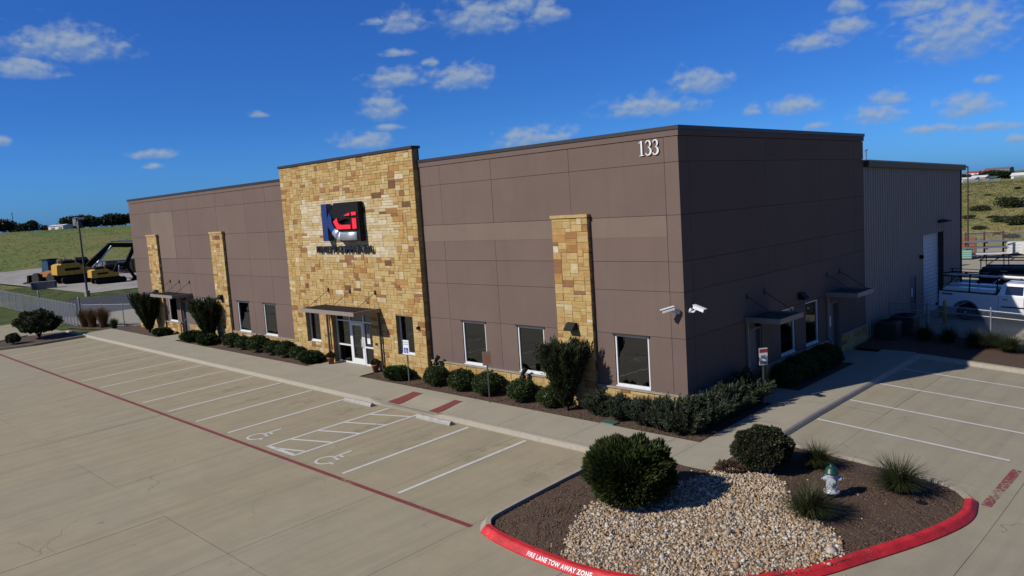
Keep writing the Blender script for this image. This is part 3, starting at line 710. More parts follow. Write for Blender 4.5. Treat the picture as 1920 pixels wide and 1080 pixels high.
# repainted pale rectangle high on the far wall, and a paler band over the near wall
panel('repainted_patch', -12.85, -5.4, 6.1, 6.78, [], -.006, .0, FP, M['stucco3'], bld); panel('repainted_patch', -3.6, -.54, 6.1, 6.78, [], -.006, .0, FP, M['stucco3'], bld)
panel('repainted_patch', -42.79, -39.02, 5.31, 8.44, [], -.006, .0, FP, M['stucco3'], bld)
panel('wall_core', -46.58, -.06, -.4, 9.3, fops + [(-20.35, -16.9, -1, 2.75), (-22.73, -21.44, 1.0, 2.75), (-15.0, -13.75, 1.0, 2.8)], .045, .25, FP, M['shadowgap'], bld)
panel('wall_core', .30, 15.2, -.4, 9.3, sops, .045, .25, SP, M['shadowgap'], bld)
m = MB(); m.box(-46.6, -.26, 15.1, 15.3, -.4, 9.3); m.box(-46.6, -46.4, .26, 15.09, -.4, 9.3); m.build('rear_wall', M['stucco'], bld)
MB().box(-46.39, -.27, .27, 15.08, 8.7, 8.8).build('roof', M['deck'], bld)
MB().box(-46.38, -.28, 3.2, 3.3, -.3, 8.6).build('interior_partition', M['shadowgap'], bld)
# fascia band and coping
m = MB(); m.box(-12.9, .03, -.03, .2, 9.27, 9.46); m.box(-46.63, -24.0, -.03, .2, 9.27, 9.46); m.build('fascia', M['stucco'], bld)
m = MB(); m.box(-.2, .031, .201, 15.33, 9.27, 9.46); m.build('fascia', M['stucco'], bld)
m = MB(); m.box(-12.87, .06, -.06, .3, 9.462, 9.585); m.box(-46.66, -24.1, -.06, .3, 9.462, 9.585); m.box(-.3, .06, .301, 15.36, 9.462, 9.585); m.box(-46.66, -46.36, .301, 15.36, 9.462, 9.585); m.box(-46.3, -.31, 15.06, 15.36, 9.462, 9.585)
m.build('coping', M['coping'], bld)

# --- stonework: every stone a separate block, largest in view are parts of their own
STN = []
def ashlar(u0, u1, v0, v1, ops, depth, P, unit=.15, calm=None, cap=0, seed=1, big=1):
    """random coursed rubble filling a rectangle; returns stones"""
    rd = random.Random(seed); nu = max(1, round((u1 - u0) / unit)); nv = max(1, round((v1 - v0) / unit)); du = (u1 - u0) / nu; dv = (v1 - v0) / nv
    oc = [[False] * nv for _ in range(nu)]
    def blocked(i, j):
        a = u0 + (i + .5) * du; b = v0 + (j + .5) * dv
        return any(o[0] < a < o[1] and o[2] < b < o[3] for o in ops)
    for i in range(nu):
        for j in range(nv):
            if blocked(i, j): oc[i][j] = True
    for j in range(nv):
        for i in range(nu):
            if oc[i][j]: continue
            uc, vc = u0 + (i + .5) * du, v0 + (j + .5) * dv; cm = calm and calm[0] < uc < calm[1] and calm[2] < vc < calm[3]
            h = (rd.choice([1, 1, 2]) if cm else rd.choices([1, 2, 3], [6, 5, .4])[0]); wd = rd.choices([2, 3, 4, 5, 6], [2.5, 5, 4, 2.5, 1])[0] if not cm else rd.choice([4, 5, 6, 7])
            if h == 3: wd = min(wd, 3)
            ww = 0
            while ww < wd and i + ww < nu and not oc[i + ww][j]: ww += 1
            if i + ww < nu and i + ww + 1 <= nu and not oc[i + ww][j] and (i + ww + 1 >= nu or oc[i + ww + 1][j]): ww += 1
            hh = 1
            while hh < h and j + hh < nv and all(not oc[i + k][j + hh] for k in range(ww)): hh += 1
            for a in range(ww):
                for b in range(hh): oc[i + a][j + b] = True
            g = .0045; a0, a1 = u0 + i * du + g, u0 + (i + ww) * du - g; b0, b1 = v0 + j * dv + g, v0 + (j + hh) * dv - g
            W = list(SW_W)
            if cm: W = [0, 0, 3, 0, 1, 14, 12, 0, .9, .9, .2, 0]
            mi = rd.choices(range(len(SC)), W)[0]
            pr = rd.uniform(.003, .02) * (.4 if cm else 1)
            STN.append((a0, a1, b0, b1, depth - pr, depth + .02, P, mi, rd.random()))
TZ = 10.08
tops = [(-22.73, -21.44, 1.0, 2.75), (-20.35, -16.9, -1, 2.75), (-15.0, -13.75, 1.0, 2.8)]
PILL = [(-5.32, -3.65), (-33.36, -31.66), (-43.44, -41.7)]
ashlar(-24.07, -12.88, .02, TZ, tops, -.27, FP, .122, (-22.4, -14.7, 5.45, 8.3), seed=3)
for k, (a, b) in enumerate(PILL): ashlar(a + .005, b - .005, .02, 6.84, [], -.16, FP, .125, seed=10 + k)
for k, (a, b) in enumerate([(-46.6, -43.5), (-41.65, -39.12), (-37.88, -33.42), (-31.6, -24.13), (-12.83, -5.37), (-3.6, -.02)]): ashlar(a, b, -.02, .86, [], -.07, FP, .125, seed=20 + k)
for k, (a, b) in enumerate([(.0, 4.05), (5.25, 11.02), (12.32, 15.28)]): ashlar(a, b, -.02, .86, [], -.07, SP, .14, seed=30 + k)
# return (side) faces of tower and pillars
XP = lambda x: (lambda u, v, d: (x - d, u, v))
ashlar(-.27, -.01, .02, 9.2, [], -.0, XP(-12.9), .13, seed=40)
for k, (a, b) in enumerate(PILL): ashlar(-.16, -.0, .02, 6.84, [], -.0, XP(b - .03), .08, seed=41 + k)
m = MB(); 
panel('tower_backing', -24.06, -12.9, -.3, TZ, tops, -.262, .044, FP, M['mortar'], bld)
for a, b in PILL: MB().box(a + .01, b - .03, -.155, -.003, -.3, 6.83).build('pillar_backing', M['mortar'], bld)
m = MB()
for a, b in [(-46.6, -43.45), (-41.7, -39.05), (-37.95, -33.37), (-31.65, -24.08), (-12.88, -5.33), (-3.64, -.0)]: MB().box(a, b, -.062, .04, -.4, .87).build('plinth_backing', M['mortar'], bld)
for a, b in [(.05, 4.1), (5.2, 11.08), (12.27, 15.28)]: MB().box(-.04, .062, a, b, -.4, .87).build('plinth_backing', M['mortar'], bld)
def stone_mesh(m, s):
    a0, a1, b0, b1, d0, d1, P, mi, r = s; c = .012
    m.loft([[P(a0, b0, d1), P(a1, b0, d1), P(a1, b1, d1), P(a0, b1, d1)], [P(a0, b0, d0 + c), P(a1, b0, d0 + c), P(a1, b1, d0 + c), P(a0, b1, d0 + c)], [P(a0 + c, b0 + c, d0), P(a1 - c, b0 + c, d0), P(a1 - c, b1 - c, d0), P(a0 + c, b1 - c, d0)]], mi)
def score(s):
    p = Vector(s[6]((s[0] + s[1]) / 2, (s[2] + s[3]) / 2, s[4])); return (s[1] - s[0]) * (s[3] - s[2]) / (p - CAM).length_squared * (1 if s[6] is FP else .3)
STN.sort(key=score, reverse=True)
for s in STN[:300]:
    m = MB(); stone_mesh(m, (*s[:7], 0, s[8])); m.build('stone', STONE[s[7]], bld)
m = MB()
for s in STN[300:]: stone_mesh(m, s)
tag(m.build('stonework', STONE, bld), kind='stuff')
# caps
m = MB(); m.box(-24.12, -12.84, -.33, .16, TZ + .002, TZ + .12); m.build('tower_coping', M['coping'], bld)
m = MB(); m.box(-24.05, -12.92, .046, .13, 9.3, TZ); m.build('tower_parapet', M['darkmetal'], bld)
for a, b in PILL: MB().box(a - .02, b + .02, -.215, -.003, 6.842, 6.95).build('pillar_cap', STONE[0], bld)
PC = pmat('sill_stone', (.42, .36, .28), .85, var=.15, bump=.3)
for a, b in [(-46.62, -43.45), (-41.68, -39.05), (-37.95, -33.38), (-31.64, -24.1), (-12.85, -5.34), (-3.63, .11)]: MB().box(a, b, -.125, -.002, .872, .926).build('plinth_cap', PC, bld)
for a, b in [(.0, 4.12), (5.18, 11.09), (12.25, 15.3)]: MB().box(.002, .125, a, b, .872, .926).build('plinth_cap', PC, bld)

# --- windows
def window(u0, u1, v0, v1, P, d, fw=.055, blind=0):
    m = MB()
    def bx(a, b, c, e, dd0, dd1):
        p = P(a, c, dd0); q = P(b, e, dd1); m.box(min(p[0], q[0]), max(p[0], q[0]), min(p[1], q[1]), max(p[1], q[1]), min(p[2], q[2]), max(p[2], q[2]))
    bx(u0, u0 + fw, v0, v1, d, d + .09); bx(u1 - fw, u1, v0, v1, d, d + .09); bx(u0 + fw, u1 - fw, v1 - fw, v1, d, d + .09); bx(u0 + fw, u1 - fw, v0, v0 + fw * 1.2, d, d + .09)
    f = m.build('window', M['alu'], bld)
    m = MB(); bx(u0 + fw, u1 - fw, v0 + fw * 1.2, v1 - fw, d + .045, d + .06); m.build('pane', M['glass'], f)
    m = MB(); bx(u0 - .02, u1 + .02, v0 - .035, v0 - .002, d - .05, d + .09); m.build('sill', M['alu'], f)
    if blind: m = MB(); bx(u0 + .03, u1 - .03, v1 - (v1 - v0) * blind, v1 - .03, d + .14, d + .146); m.build('roller_blind', M['blind'], f)
    return f
for (a, b), bl in zip(FW, (.985, .82, .97, .62, .98, .9, .98, .7)): window(a + .01, b - .01, .965, WT - .005, FP, .035, blind=bl)
window(6.67, 7.91, .99, 2.755, SP, .035); window(8.91, 10.12, .99, 2.755, SP, .035)
window(-22.72, -21.45, 1.04, 2.745, FP, -.06, blind=.5); window(-14.99, -13.76, 1.04, 2.795, FP, -.06, blind=.45)
for a, b in FW: MB().box(a - .06, b + .06, -.05, .03, WT - .002, WT + .035).build('window_head_shade_strip', M['darkmetal'], bld)  # dark strips added for the line of shade at the window heads
# --- storefront entrance
z0 = .115; d = .0
m = MB(); fx = lambda a, b, c, e, q=.0: m.box(a, b, d + q, d + .1, c, e)
for x in (-20.34, -16.975): fx(x, x + .07, z0, 2.745)
for x in (-19.16, -18.0): fx(x, x + .07, z0, 2.745)
fx(-20.27, -16.975, 2.68, 2.745); fx(-20.27, -19.16, 2.22, 2.28); fx(-19.09, -18.0, 2.22, 2.28); fx(-17.93, -16.975, 2.22, 2.28)
fx(-20.27, -19.16, .99, 1.06); fx(-17.93, -16.975, .99, 1.06); fx(-20.27, -19.16, z0, z0 + .08); fx(-17.93, -16.975, z0, z0 + .08)
sf = m.build('storefront_frame', M['alu'], bld)
for a, b, c, e in [(-20.27, -19.16, 2.28, 2.68), (-19.09, -18.0, 2.28, 2.68), (-17.93, -16.975, 2.28, 2.68), (-20.27, -19.16, 1.06, 2.22), (-20.27, -19.16, z0 + .08, .99), (-17.93, -16.975, 1.06, 2.22), (-17.93, -16.975, z0 + .08, .99)]:
    MB().box(a, b, d + .05, d + .065, c, e).build('pane', M['glass'], sf)
m = MB(); fx(-19.08, -18.93, z0 + .02, 2.21, -.012); fx(-18.16, -18.01, z0 + .02, 2.21, -.012); fx(-18.93, -18.16, 2.06, 2.21, -.012); fx(-18.93, -18.16, z0 + .02, z0 + .3, -.012)
dr = m.build('glass_door', M['alu'], bld); MB().box(-18.93, -18.16, d + .04, d + .055, z0 + .3, 2.06).build('pane', M['glass'], dr)
MB().box(-18.93, -18.16, d + .02, d + .045, 1.03, 1.08).build('push_bar', M['darkmetal'], dr)
m = MB(); m.path([(-18.1, d - .02, 1.0), (-18.1, d - .09, 1.03), (-18.1, d - .09, 1.42), (-18.1, d - .02, 1.45)], .018); m.build('door_pull', M['alu'], dr)
MB().box(-17.85, -17.6, d + .044, d + .049, 1.85, 2.15).build('door_notice', M['greylet'], sf); MB().box(-17.8, -17.55, d + .044, d + .049, 1.2, 1.68).build('door_notice', M['white'], sf)
# --- steel doors
def steel_door(u0, u1, P, v0=.12, sign=False):
    m = MB()
    def bx(a, b, c, e, dd0, dd1, m=m):
        p = P(a, c, dd0); q = P(b, e, dd1); m.box(min(p[0], q[0]), max(p[0], q[0]), min(p[1], q[1]), max(p[1], q[1]), min(p[2], q[2]), max(p[2], q[2]))
    bx(u0, u1, v0, 2.415, .16, .2); dd = m.build('steel_door', M['doorgrey'], bld)
    f = MB(); bx(u0, u0 + .05, v0, 2.415, .03, .155, f); bx(u1 - .05, u1, v0, 2.415, .03, .155, f); bx(u0 + .05, u1 - .05, 2.36, 2.415, .03, .155, f); f.build('frame', M['doorgrey'], dd)
    h = MB(); p = P(u0 + .12, 1.1, .10); h.box(p[0] - .02, p[0] + .02, p[1] - .02, p[1] + .02, 1.05, 1.2); h.build('handle', M['steel'], dd)
    if sign: s2 = MB(); bx(u0 + .35, u0 + .62, 1.35, 1.8, .15, .158, s2); s2.build('door_sign', M['white'], dd)
    return dd
steel_door(-39.0, -38.0, FP); steel_door(4.17, 5.13, SP); steel_door(11.14, 12.2, SP, sign=True)
# --- canopies
def canopy(u0, u1, d0, d1, z, P, rods):
    """flat steel canopy from the wall (d0) out to d1 (negative = outwards)"""
    def bx(m, a, b, c, e, q, r):
        p = P(a, q, c); s = P(b, r, e); m.box(min(p[0], s[0]), max(p[0], s[0]), min(p[1], s[1]), max(p[1], s[1]), min(p[2], s[2]), max(p[2], s[2]))
    m = MB(); bx(m, u0, u1, d1, d1 + .06, z - .09, z + .09); bx(m, u0, u0 + .06, d1 + .06, d0, z - .09, z + .09); bx(m, u1 - .06, u1, d1 + .06, d0, z - .09, z + .09)
    c = m.build('canopy', M['tanmetal'], bld)
    m = MB(); bx(m, u0 + .06, u1 - .06, d1 + .06, d0, z - .03, z + .02)
    n = int((u1 - u0) / .25)
    for k in range(1, n): a = u0 + (u1 - u0) * k / n; bx(m, a - .03, a + .03, d1 + .065, d0 - .005, z + .02, z + .065)
    m.build('roof_deck', M['deck'], c)
    for a in rods:
        m = MB(); m.tube(P(a, z + .05, d1 + .12), P(a, z + .80, d0 - .01), .014, 6); bx(m, a - .05, a + .05, d0 - .03, d0 - .002, z + .72, z + .92); m.build('tie_rod', M['darkmetal'], c)
    return c
canopy(-20.62, -16.05, -.30, -1.78, 2.98, FP, (-20.3, -18.4, -16.35)); canopy(-40.75, -37.15, -.02, -1.35, 2.92, FP, (-40.5, -39.0, -37.4))
canopy(3.85, 5.7, -.02, -1.35, 2.84, SP, (4.1, 5.45)); canopy(10.8, 12.65, -.02, -1.35, 2.86, SP, (11.05, 12.4))
# --- downspouts
def spout(pts, mt):
    m = MB()
    for a, b in zip(pts[:-1], pts[1:]): m.bar(a, b, .085, .07)
    m.build('downspout', mt, bld)
spout([(-20.53, -.38, 2.86), (-20.53, -.38, .2)], M['darkmetal']); spout([(-16.1, -.38, 2.86), (-16.1, -.38, .2)], M['darkmetal'])
spout([(-39.12, -.06, 2.8), (-39.12, -.06, 1.05), (-39.12, -.19, .9), (-39.12, -.19, .15)], M['tanmetal'])
spout([(.06, 3.95, 2.75), (.06, 3.95, 1.05), (.19, 3.95, .9), (.19, 3.95, .15)], M['tanmetal']); spout([(.06, 10.95, 2.78), (.06, 10.95, 1.05), (.19, 10.95, .9), (.19, 10.95, .15)], M['tanmetal'])
# --- wall lamps
def wall_lamp(u, z, P, d, s=1):
    m = MB(); prof = [(0, .0), (0, .26), (-.10, .26), (-.30, .05), (-.30, 0)]
    pts0 = [P(u - .2 * s, z + q * s, d + p * s) for p, q in prof]; pts1 = [P(u + .2 * s, z + q * s, d + p * s) for p, q in prof]
    m.loft([pts0, pts1]); l = m.build('wall_lamp', M['black'], bld)
    m = MB(); a = [P(u - .17 * s, z - .006, d - .05 * s), P(u + .17 * s, z - .006, d - .05 * s), P(u + .17 * s, z - .006, d - .28 * s), P(u - .17 * s, z - .006, d - .28 * s)]; m.face(a); m.build('lens', M['alu'], l)
wall_lamp(-4.55, 2.84, FP, -.19); wall_lamp(-32.55, 2.84, FP, -.19); wall_lamp(-42.55, 2.84, FP, -.19)
wall_lamp(8.42, 2.98, SP, -.003); wall_lamp(4.75, 2.48, SP, -.003, .5); wall_lamp(-38.5, 2.5, FP, -.003, .5)
m = MB(); m.tube((-16.55, -.28, 1.35), (-16.55, -.36, 1.35), .05, 8); m.build('door_bell', M['black'], bld)
m = MB(); m.tube((-13.3, -.29, 2.35), (-13.3, -.40, 2.32), .07, 8); m.build('door_bell', M['black'], bld)
# --- rooftop digits
def digit_strokes(ch):
    if ch == '1': return [[(0.17, 0), (.17, 1), (.29, 1), (.29, 0)], [(.06, 0), (.40, 0), (.40, .045), (.06, .045)], [(.03, .86), (.18, 1), (.18, .93), (.05, .82)]]
    def arc(cx, cy, r, a0, a1, w0, w1, n=14):
        o = []; i = []
        for k in range(n + 1):
            a = R(a0 + (a1 - a0) * k / n); w = w0 + (w1 - w0) * sin(pi * k / n)
            o.append((cx + (r[0] + w * .5) * cos(a), cy + (r[1] + w * .3) * sin(a))); i.append((cx + (r[0] - w * .5) * cos(a), cy + (r[1] - w * .3) * sin(a)))
        return [[o[k], o[k + 1], i[k + 1], i[k]] for k in range(n)]
    return arc(.2, .755, (.17, .22), 165, -75, .05, .13) + arc(.18, .275, (.22, .255), 88, -150, .05, .15) + [[(.0, .12), (.06, .09), (.06, .17), (.0, .17)]]
for i, ch in enumerate('133'):
    m = MB(); xx = -1.46 + i * .27
    for k, st in enumerate(digit_strokes(ch)):
        m.prism([(xx + p[0] * .50, 8.74 + p[1] * .48) for p in st], -.05 - .0004 * (k % 3), -.02, 'y')
    m.build('house_number_digit', M['white'], bld)
# --- security cameras
def seccam(base, body0, body1):
    m = MB(); m.tube(base, (Vector(base) + (Vector(body0) - Vector(base)) * .55), .07, 10, .06); o = m.build('security_camera', M['white'], bld)
    b0, b1 = Vector(body0), Vector(body1); m = MB(); m.bar(b0, b1, .13, .10); m.bar(b0 + Vector((0, 0, .065)), b1.lerp(b0, -.12) + Vector((0, 0, .062)), .16, .02); m.build('housing', M['white'], o)
    m = MB(); d = (b1 - b0).normalized(); m.tube(b1, b1 + d * .012, .04, 8); m.build('lens', M['black'], o)
    m = MB(); m.path([base, (base[0] + (body0[0] - base[0]) * .9, base[1] + (body0[1] - base[1]) * .9, base[2]), b0.lerp(b1, .3)], .03); m.build('arm', M['white'], o)
seccam((-.22, -.01, 3.66), (-.24, -.24, 3.83), (-.52, -.52, 3.74)); seccam((.01, .22, 3.66), (.20, .24, 3.83), (.58, .22, 3.72))
# --- logo of cut letters and a name underneath, standing proud of the stone
lg = empty('wall_logo', (-18.3, -.3, 6.2), 'raised blue, black and red emblem with silver pipe above dark lettering on stone tower', 'sign')
def plate(name, poly, y0, y1, mt): return MB().prism(poly, y0, y1, 'y').build(name, mt, lg)
plate('letter_stem', [(-19.82, 6.25), (-19.36, 6.25), (-19.33, 8.04), (-19.80, 8.04)], -.62, -.34, M['navy'])
plate('letter_arm', [(-19.08, 7.62), (-19.34, 7.20), (-19.34, 7.04), (-18.98, 6.64), (-18.69, 6.86), (-18.90, 7.12), (-18.90, 7.36)], -.66, -.36, M['navy'])
bk = [[(-19.07, 7.62), (-18.69, 8.05), (-16.72, 8.05), (-16.72, 7.27), (-17.18, 7.27), (-17.94, 7.27), (-18.60, 7.10), (-18.98, 7.45)], [(-17.24, 7.28), (-16.72, 7.28), (-16.68, 6.21), (-18.37, 6.21), (-18.99, 6.64), (-18.72, 7.02), (-18.58, 7.11), (-18.12, 7.03), (-17.24, 7.03)]]
for b in bk: plate('letter_backing', b[::-1], -.60, -.33, M['blackpaint'])
RD = [[(-18.75, 7.17), (-18.43, 6.8), (-17.32, 6.8), (-17.32, 7.0), (-18.2, 7.0), (-18.34, 7.1), (-18.40, 7.34)], [(-17.83, 7.42), (-17.33, 7.42), (-17.33, 7.56), (-17.6, 7.5)], [(-17.19, 7.42), (-16.81, 7.42), (-16.81, 7.58), (-17.19, 7.58)], [(-17.16, 6.8), (-16.83, 6.8), (-16.83, 7.29), (-17.16, 7.29)]]
for p in RD: plate('letter_face', p, -.68, -.601, M['signred'])
def halfpipe(pa, pb, qa, qb):
    """rounded pipe face between bottom edge pa-qa and top edge pb-qb"""
    m = MB(); n = 8; A = []; B = []
    for k in range(n + 1):
        a = pi * k / n; f = (1 - cos(a)) / 2; y = -.60 - .09 * sin(a) - .002
        A.append((pa[0] + (pb[0] - pa[0]) * f, y, pa[1] + (pb[1] - pa[1]) * f)); B.append((qa[0] + (qb[0] - qa[0]) * f, y, qa[1] + (qb[1] - qa[1]) * f))
    m.loft([A, B]); m.build('pipe', M['steel'], lg, True)
halfpipe((-18.19, 6.25), (-18.19, 6.67), (-16.93, 6.25), (-16.93, 6.67)); halfpipe((-18.60, 6.24), (-18.30, 6.70), (-18.23, 6.25), (-18.23, 6.68)); halfpipe((-18.99, 6.57), (-18.68, 6.85), (-18.62, 6.26), (-18.32, 6.70))
me = text_mesh("KINSEY'S COMMERCIAL", .46, .012, .04, 1.0)
xv = [v.co.x for v in me.vertices]; a, b = min(xv), max(xv)
for v in me.vertices: v.co = (-20.88 + (v.co.x - a) / (b - a) * 4.78, -.37 - v.co.z, 5.68 + v.co.y / .335 * .32)
me.materials.append(pmat('dark_letter', (.01, .013, .03), .5)); link('lettering', me, lg)

# ------------------------------------------------------------------ metal warehouse behind
wh = empty('metal_warehouse', (-10, 23, 0), 'ribbed grey metal warehouse behind the brown building with white roll-up door', 'building')
def wz(y): return 8.36 - (y - 15.4) * .024
m = MB(); y = 15.36; rib = .305; wops = [(21.4, 22.42, 2.36), (23.6, 27.16, 4.38)]
def wseg(y0, y1, x0, x1):
    zb = -.3
    for a, b, h in wops:
        if y0 >= a - .01 and y1 <= b + .01: zb = h
    m.raw([(x0, y0, zb), (x1, y1, zb), (x1, y1, wz(y1)), (x0, y0, wz(y0))], [(0, 1, 2, 3)])
edges = sorted({round(v, 3) for o in wops for v in o[:2]})
while y < 30.55:
    for o0, o1, x0, x1 in [(0, .2, -.02, -.02), (.2, .225, -.02, .018), (.225, .275, .018, .018), (.275, .305, .018, -.02)]:
        a, b = y + o0, y + o1; cut = [e for e in edges if a < e < b]; pts = [a] + cut + [b]
        for p, q_ in zip(pts[:-1], pts[1:]): wseg(p, q_, x0 + (x1 - x0) * (p - a) / (b - a), x0 + (x1 - x0) * (q_ - a) / (b - a))
    y += rib
m.build('wall', M['siding'], wh)
m = MB(); m.box(-46, -.3, 30.3, 30.5, -.3, 8.0); m.box(-46.2, -46, 15.4, 30.5, -.3, 8.0); m.box(-46, -.3, 15.4, 15.5, 8.2, 8.3); m.build('wall', M['siding'], wh)
m = MB(); m.raw([(-46.3, 15.36, wz(15.36)), (.22, 15.36, wz(15.36)), (.22, 30.8, wz(30.8)), (-46.3, 30.8, wz(30.8)), (-46.3, 15.36, wz(15.36) + .06), (.22, 15.36, wz(15.36) + .06), (.22, 30.8, wz(30.8) + .06), (-46.3, 30.8, wz(30.8) + .06)], [(0, 3, 2, 1), (4, 5, 6, 7), (0, 1, 5, 4), (1, 2, 6, 5), (2, 3, 7, 6), (3, 0, 4, 7)]); m.build('roof', M['siding'], wh)
m = MB(); m.raw([(.03, 15.37, wz(15.37) - .26), (.20, 15.37, wz(15.37) - .26), (.20, 30.82, wz(30.8) - .26), (.03, 30.82, wz(30.8) - .26), (.03, 15.37, wz(15.37) - .002), (.235, 15.37, wz(15.37) - .002), (.235, 30.82, wz(30.8) - .002), (.03, 30.82, wz(30.8) - .002)], [(0, 3, 2, 1), (4, 5, 6, 7), (0, 1, 5, 4), (1, 2, 6, 5), (2, 3, 7, 6), (3, 0, 4, 7)]); m.build('rake_trim', M['darkmetal'], wh)
m = MB(); m.box(-.08, .04, 30.5, 30.66, -.3, 7.74); m.build('corner_trim', M['darkmetal'], wh)
m = MB(); m.box(-.36, -.03, 27.165, 27.3, -.1, 4.5); m.box(-.36, -.03, 23.5, 23.595, -.1, 4.5); m.box(-.36, -.03, 23.6, 27.16, 4.385, 4.5); m.build('door_jamb', M['darkmetal'], wh)
m = MB()
for k in range(20):
    z = -.05 + k * .222; m.raw([(-.30, 23.6, z), (-.30, 27.16, z), (-.30, 27.16, z + .2), (-.30, 23.6, z + .2), (-.285, 23.6, z + .1), (-.285, 27.16, z + .1)], [(0, 1, 5, 4), (4, 5, 2, 3)]); m.raw([(-.30, 23.6, z + .2), (-.30, 27.16, z + .2), (-.305, 27.16, z + .222), (-.305, 23.6, z + .222)], [(0, 1, 2, 3)])
m.build('roll_up_door', M['rollup'], wh)
m = MB(); m.box(-.1, -.05, 21.4, 22.42, .05, 2.36); dd = m.build('steel_door', M['doorgrey'], wh); MB().box(-.049, -.043, 21.8, 22.0, 1.3, 1.75).build('door_sign', M['white'], dd)
m = MB(); m.raw([(.02, 26.0, 4.9), (.02, 27.2, 4.9), (.5, 27.0, 4.95), (.5, 26.2, 4.95), (.02, 26.0, 5.05), (.02, 27.2, 5.05), (.45, 27.0, 5.0), (.45, 26.2, 5.0)], [(0, 3, 2, 1), (4, 5, 6, 7), (0, 1, 5, 4), (1, 2, 6, 5), (2, 3, 7, 6), (3, 0, 4, 7)]); m.build('wall_lamp', M['black'], wh)
m = MB(); m.box(.02, .2, 22.9, 23.05, 3.2, 3.4); m.build('wall_lamp', M['black'], wh)
m = MB(); m.tube((-.5, 17.0, 8.3), (-.5, 17.0, 8.9), .04, 8); m.tube((-.5, 17.0, 8.9), (-.5, 17.0, 8.95), .09, 8); m.build('roof_vent', M['galv'], wh)

# ------------------------------------------------------------------ plants
def dome_dirs(rg, n, zmin=-.25):
    d = rg.normal(size=(n * 3, 3)); d /= np.linalg.norm(d, axis=1)[:, None]; d = d[d[:, 2] > zmin][:n]
    return d
def lobes(rg, d, k, sig, amp):
    L = dome_dirs(rg, k, -.2); a = np.arccos(np.clip(d @ L.T, -1, 1)); return amp * np.exp(-(a / sig) ** 2).max(axis=1)
def shrub_mesh(seed, rx, ry, h, n, leaf, mat, lob=(26, .22, .16), spiky=0.0, core=True, up=0.0, boxy=0.0):
    """dome of leaves round a dark leafy core; origin on the ground"""
    rg = np.random.default_rng(seed); d = dome_dirs(rg, n, -.55); n = len(d)
    rad = 1 - lob[2] + lobes(rg, d, lob[0], lob[1], lob[2]); depth = 1 - rg.random(n) ** 2.2 * .33
    r = rad * depth; c = h * .46
    if boxy: r = r * (1 + boxy * (1 / np.maximum(np.maximum(np.hypot(d[:, 0], d[:, 1]), np.abs(d[:, 2])), .7) - 1))
    P = np.stack([d[:, 0] * rx * r, d[:, 1] * ry * r, c + np.where(d[:, 2] > 0, d[:, 2] * (h - c), d[:, 2] * c * 1.25) * r], 1)
    P[:, 2] = np.maximum(P[:, 2], .02)
    D = d * (1 + spiky * 2) + rg.normal(0, .75 - spiky * .5, (n, 3)); D[:, 2] += up
    L = leaf * rg.uniform(.6, 1.4, n); V = leafquads(rg, P, D, L, L * (.32 - spiky * .22))
    if core:
        nc = 700; dc = dome_dirs(rg, nc, -.5); nc = len(dc); rc_ = .78 * rg.uniform(.75, 1, nc)
        Pc = np.stack([dc[:, 0] * rx * rc_, dc[:, 1] * ry * rc_, c + np.where(dc[:, 2] > 0, dc[:, 2] * (h - c), dc[:, 2] * c * 1.1) * rc_], 1)
        s = np.cross(dc, rg.normal(size=(nc, 3))); s /= np.linalg.norm(s, axis=1)[:, None]; u = np.cross(dc, s); k = .16 * max(rx, h / 2)
        V = np.concatenate([V, np.stack([Pc - s * k, Pc - u * k, Pc + s * k, Pc + u * k], 1)])
    me = quads('foliage', V, mat).data
    for o in [o for o in bpy.data.objects if o.data == me]: bpy.data.objects.remove(o)
    return me
def stems_mesh(seed, h, n, spread, r=.02):
    rd = random.Random(seed); m = MB()
    for k in range(n):
        a = rd.uniform(0, 2 * pi); s = rd.uniform(.2, 1) * spread
        m.tube((rd.uniform(-.05, .05), rd.uniform(-.05, .05), -.05), (cos(a) * s * .5, sin(a) * s * .5, h * .5), r, 5, r * .7); m.tube((cos(a) * s * .5, sin(a) * s * .5, h * .5), (cos(a) * s, sin(a) * s, h), r * .7, 5, r * .3)
    o = m.build('stem', M['bark']); me = o.data; bpy.data.objects.remove(o); return me
def plant(name, x, y, z, fol, stem, label, group=None, rz=0, s=1, cat='shrub'):
    e = empty(name, (0, 0, 0), label, cat, group)
    link('foliage', fol, e)
    if stem: link('stem', stem, e)
    e.matrix_basis = Matrix.Translation((x, y, z)) @ Matrix.Rotation(rz, 4, 'Z') @ Matrix.Diagonal((*((s, s, s) if not isinstance(s, tuple) else s), 1))
    return e
rp = random.Random(9)
# clipped round shrubs in the front bed
BX = [shrub_mesh(50 + k, .62, .60, .92, 5200, .06, M['boxwood'], (34, .16, .13)) for k in range(3)]; BXS = stems_mesh(1, .5, 6, .3)
row = [(-11.75, .96, 'clipped round green shrub beside the blue parking sign, nearest the entrance'), (-10.15, 1.0, 'clipped round green shrub in front bed, second right of the entrance'), (-8.62, 1.06, 'clipped round green shrub below second window right of the tower, third from the entrance'), (-6.75, .98, 'clipped round green shrub just right of the brown sign post'), (-5.3, .86, 'smallest clipped round green shrub beside the tall upright shrub near corner')]
for i, (x, s, lb) in enumerate(row): plant('round_shrub', x, -.80, BEDZ(x, -.8) - .02, BX[i % 3], BXS, lb, 'clipped round shrubs in front of the wall', rp.uniform(0, 6), s)
row2 = [(-23.1, .8, 'clipped round green shrub at left edge of the stone tower'), (-24.35, 1.0, 'clipped round green shrub second left of the stone tower'), (-25.75, .92, 'clipped round green shrub third left of the stone tower'), (-27.45, 1.1, 'largest clipped round green shrub, below the windows left of the tower'), (-29.15, .9, 'clipped round green shrub fifth left of the stone tower'), (-30.7, .98, 'clipped round green shrub next to the far upright shrub, farthest of the row')]
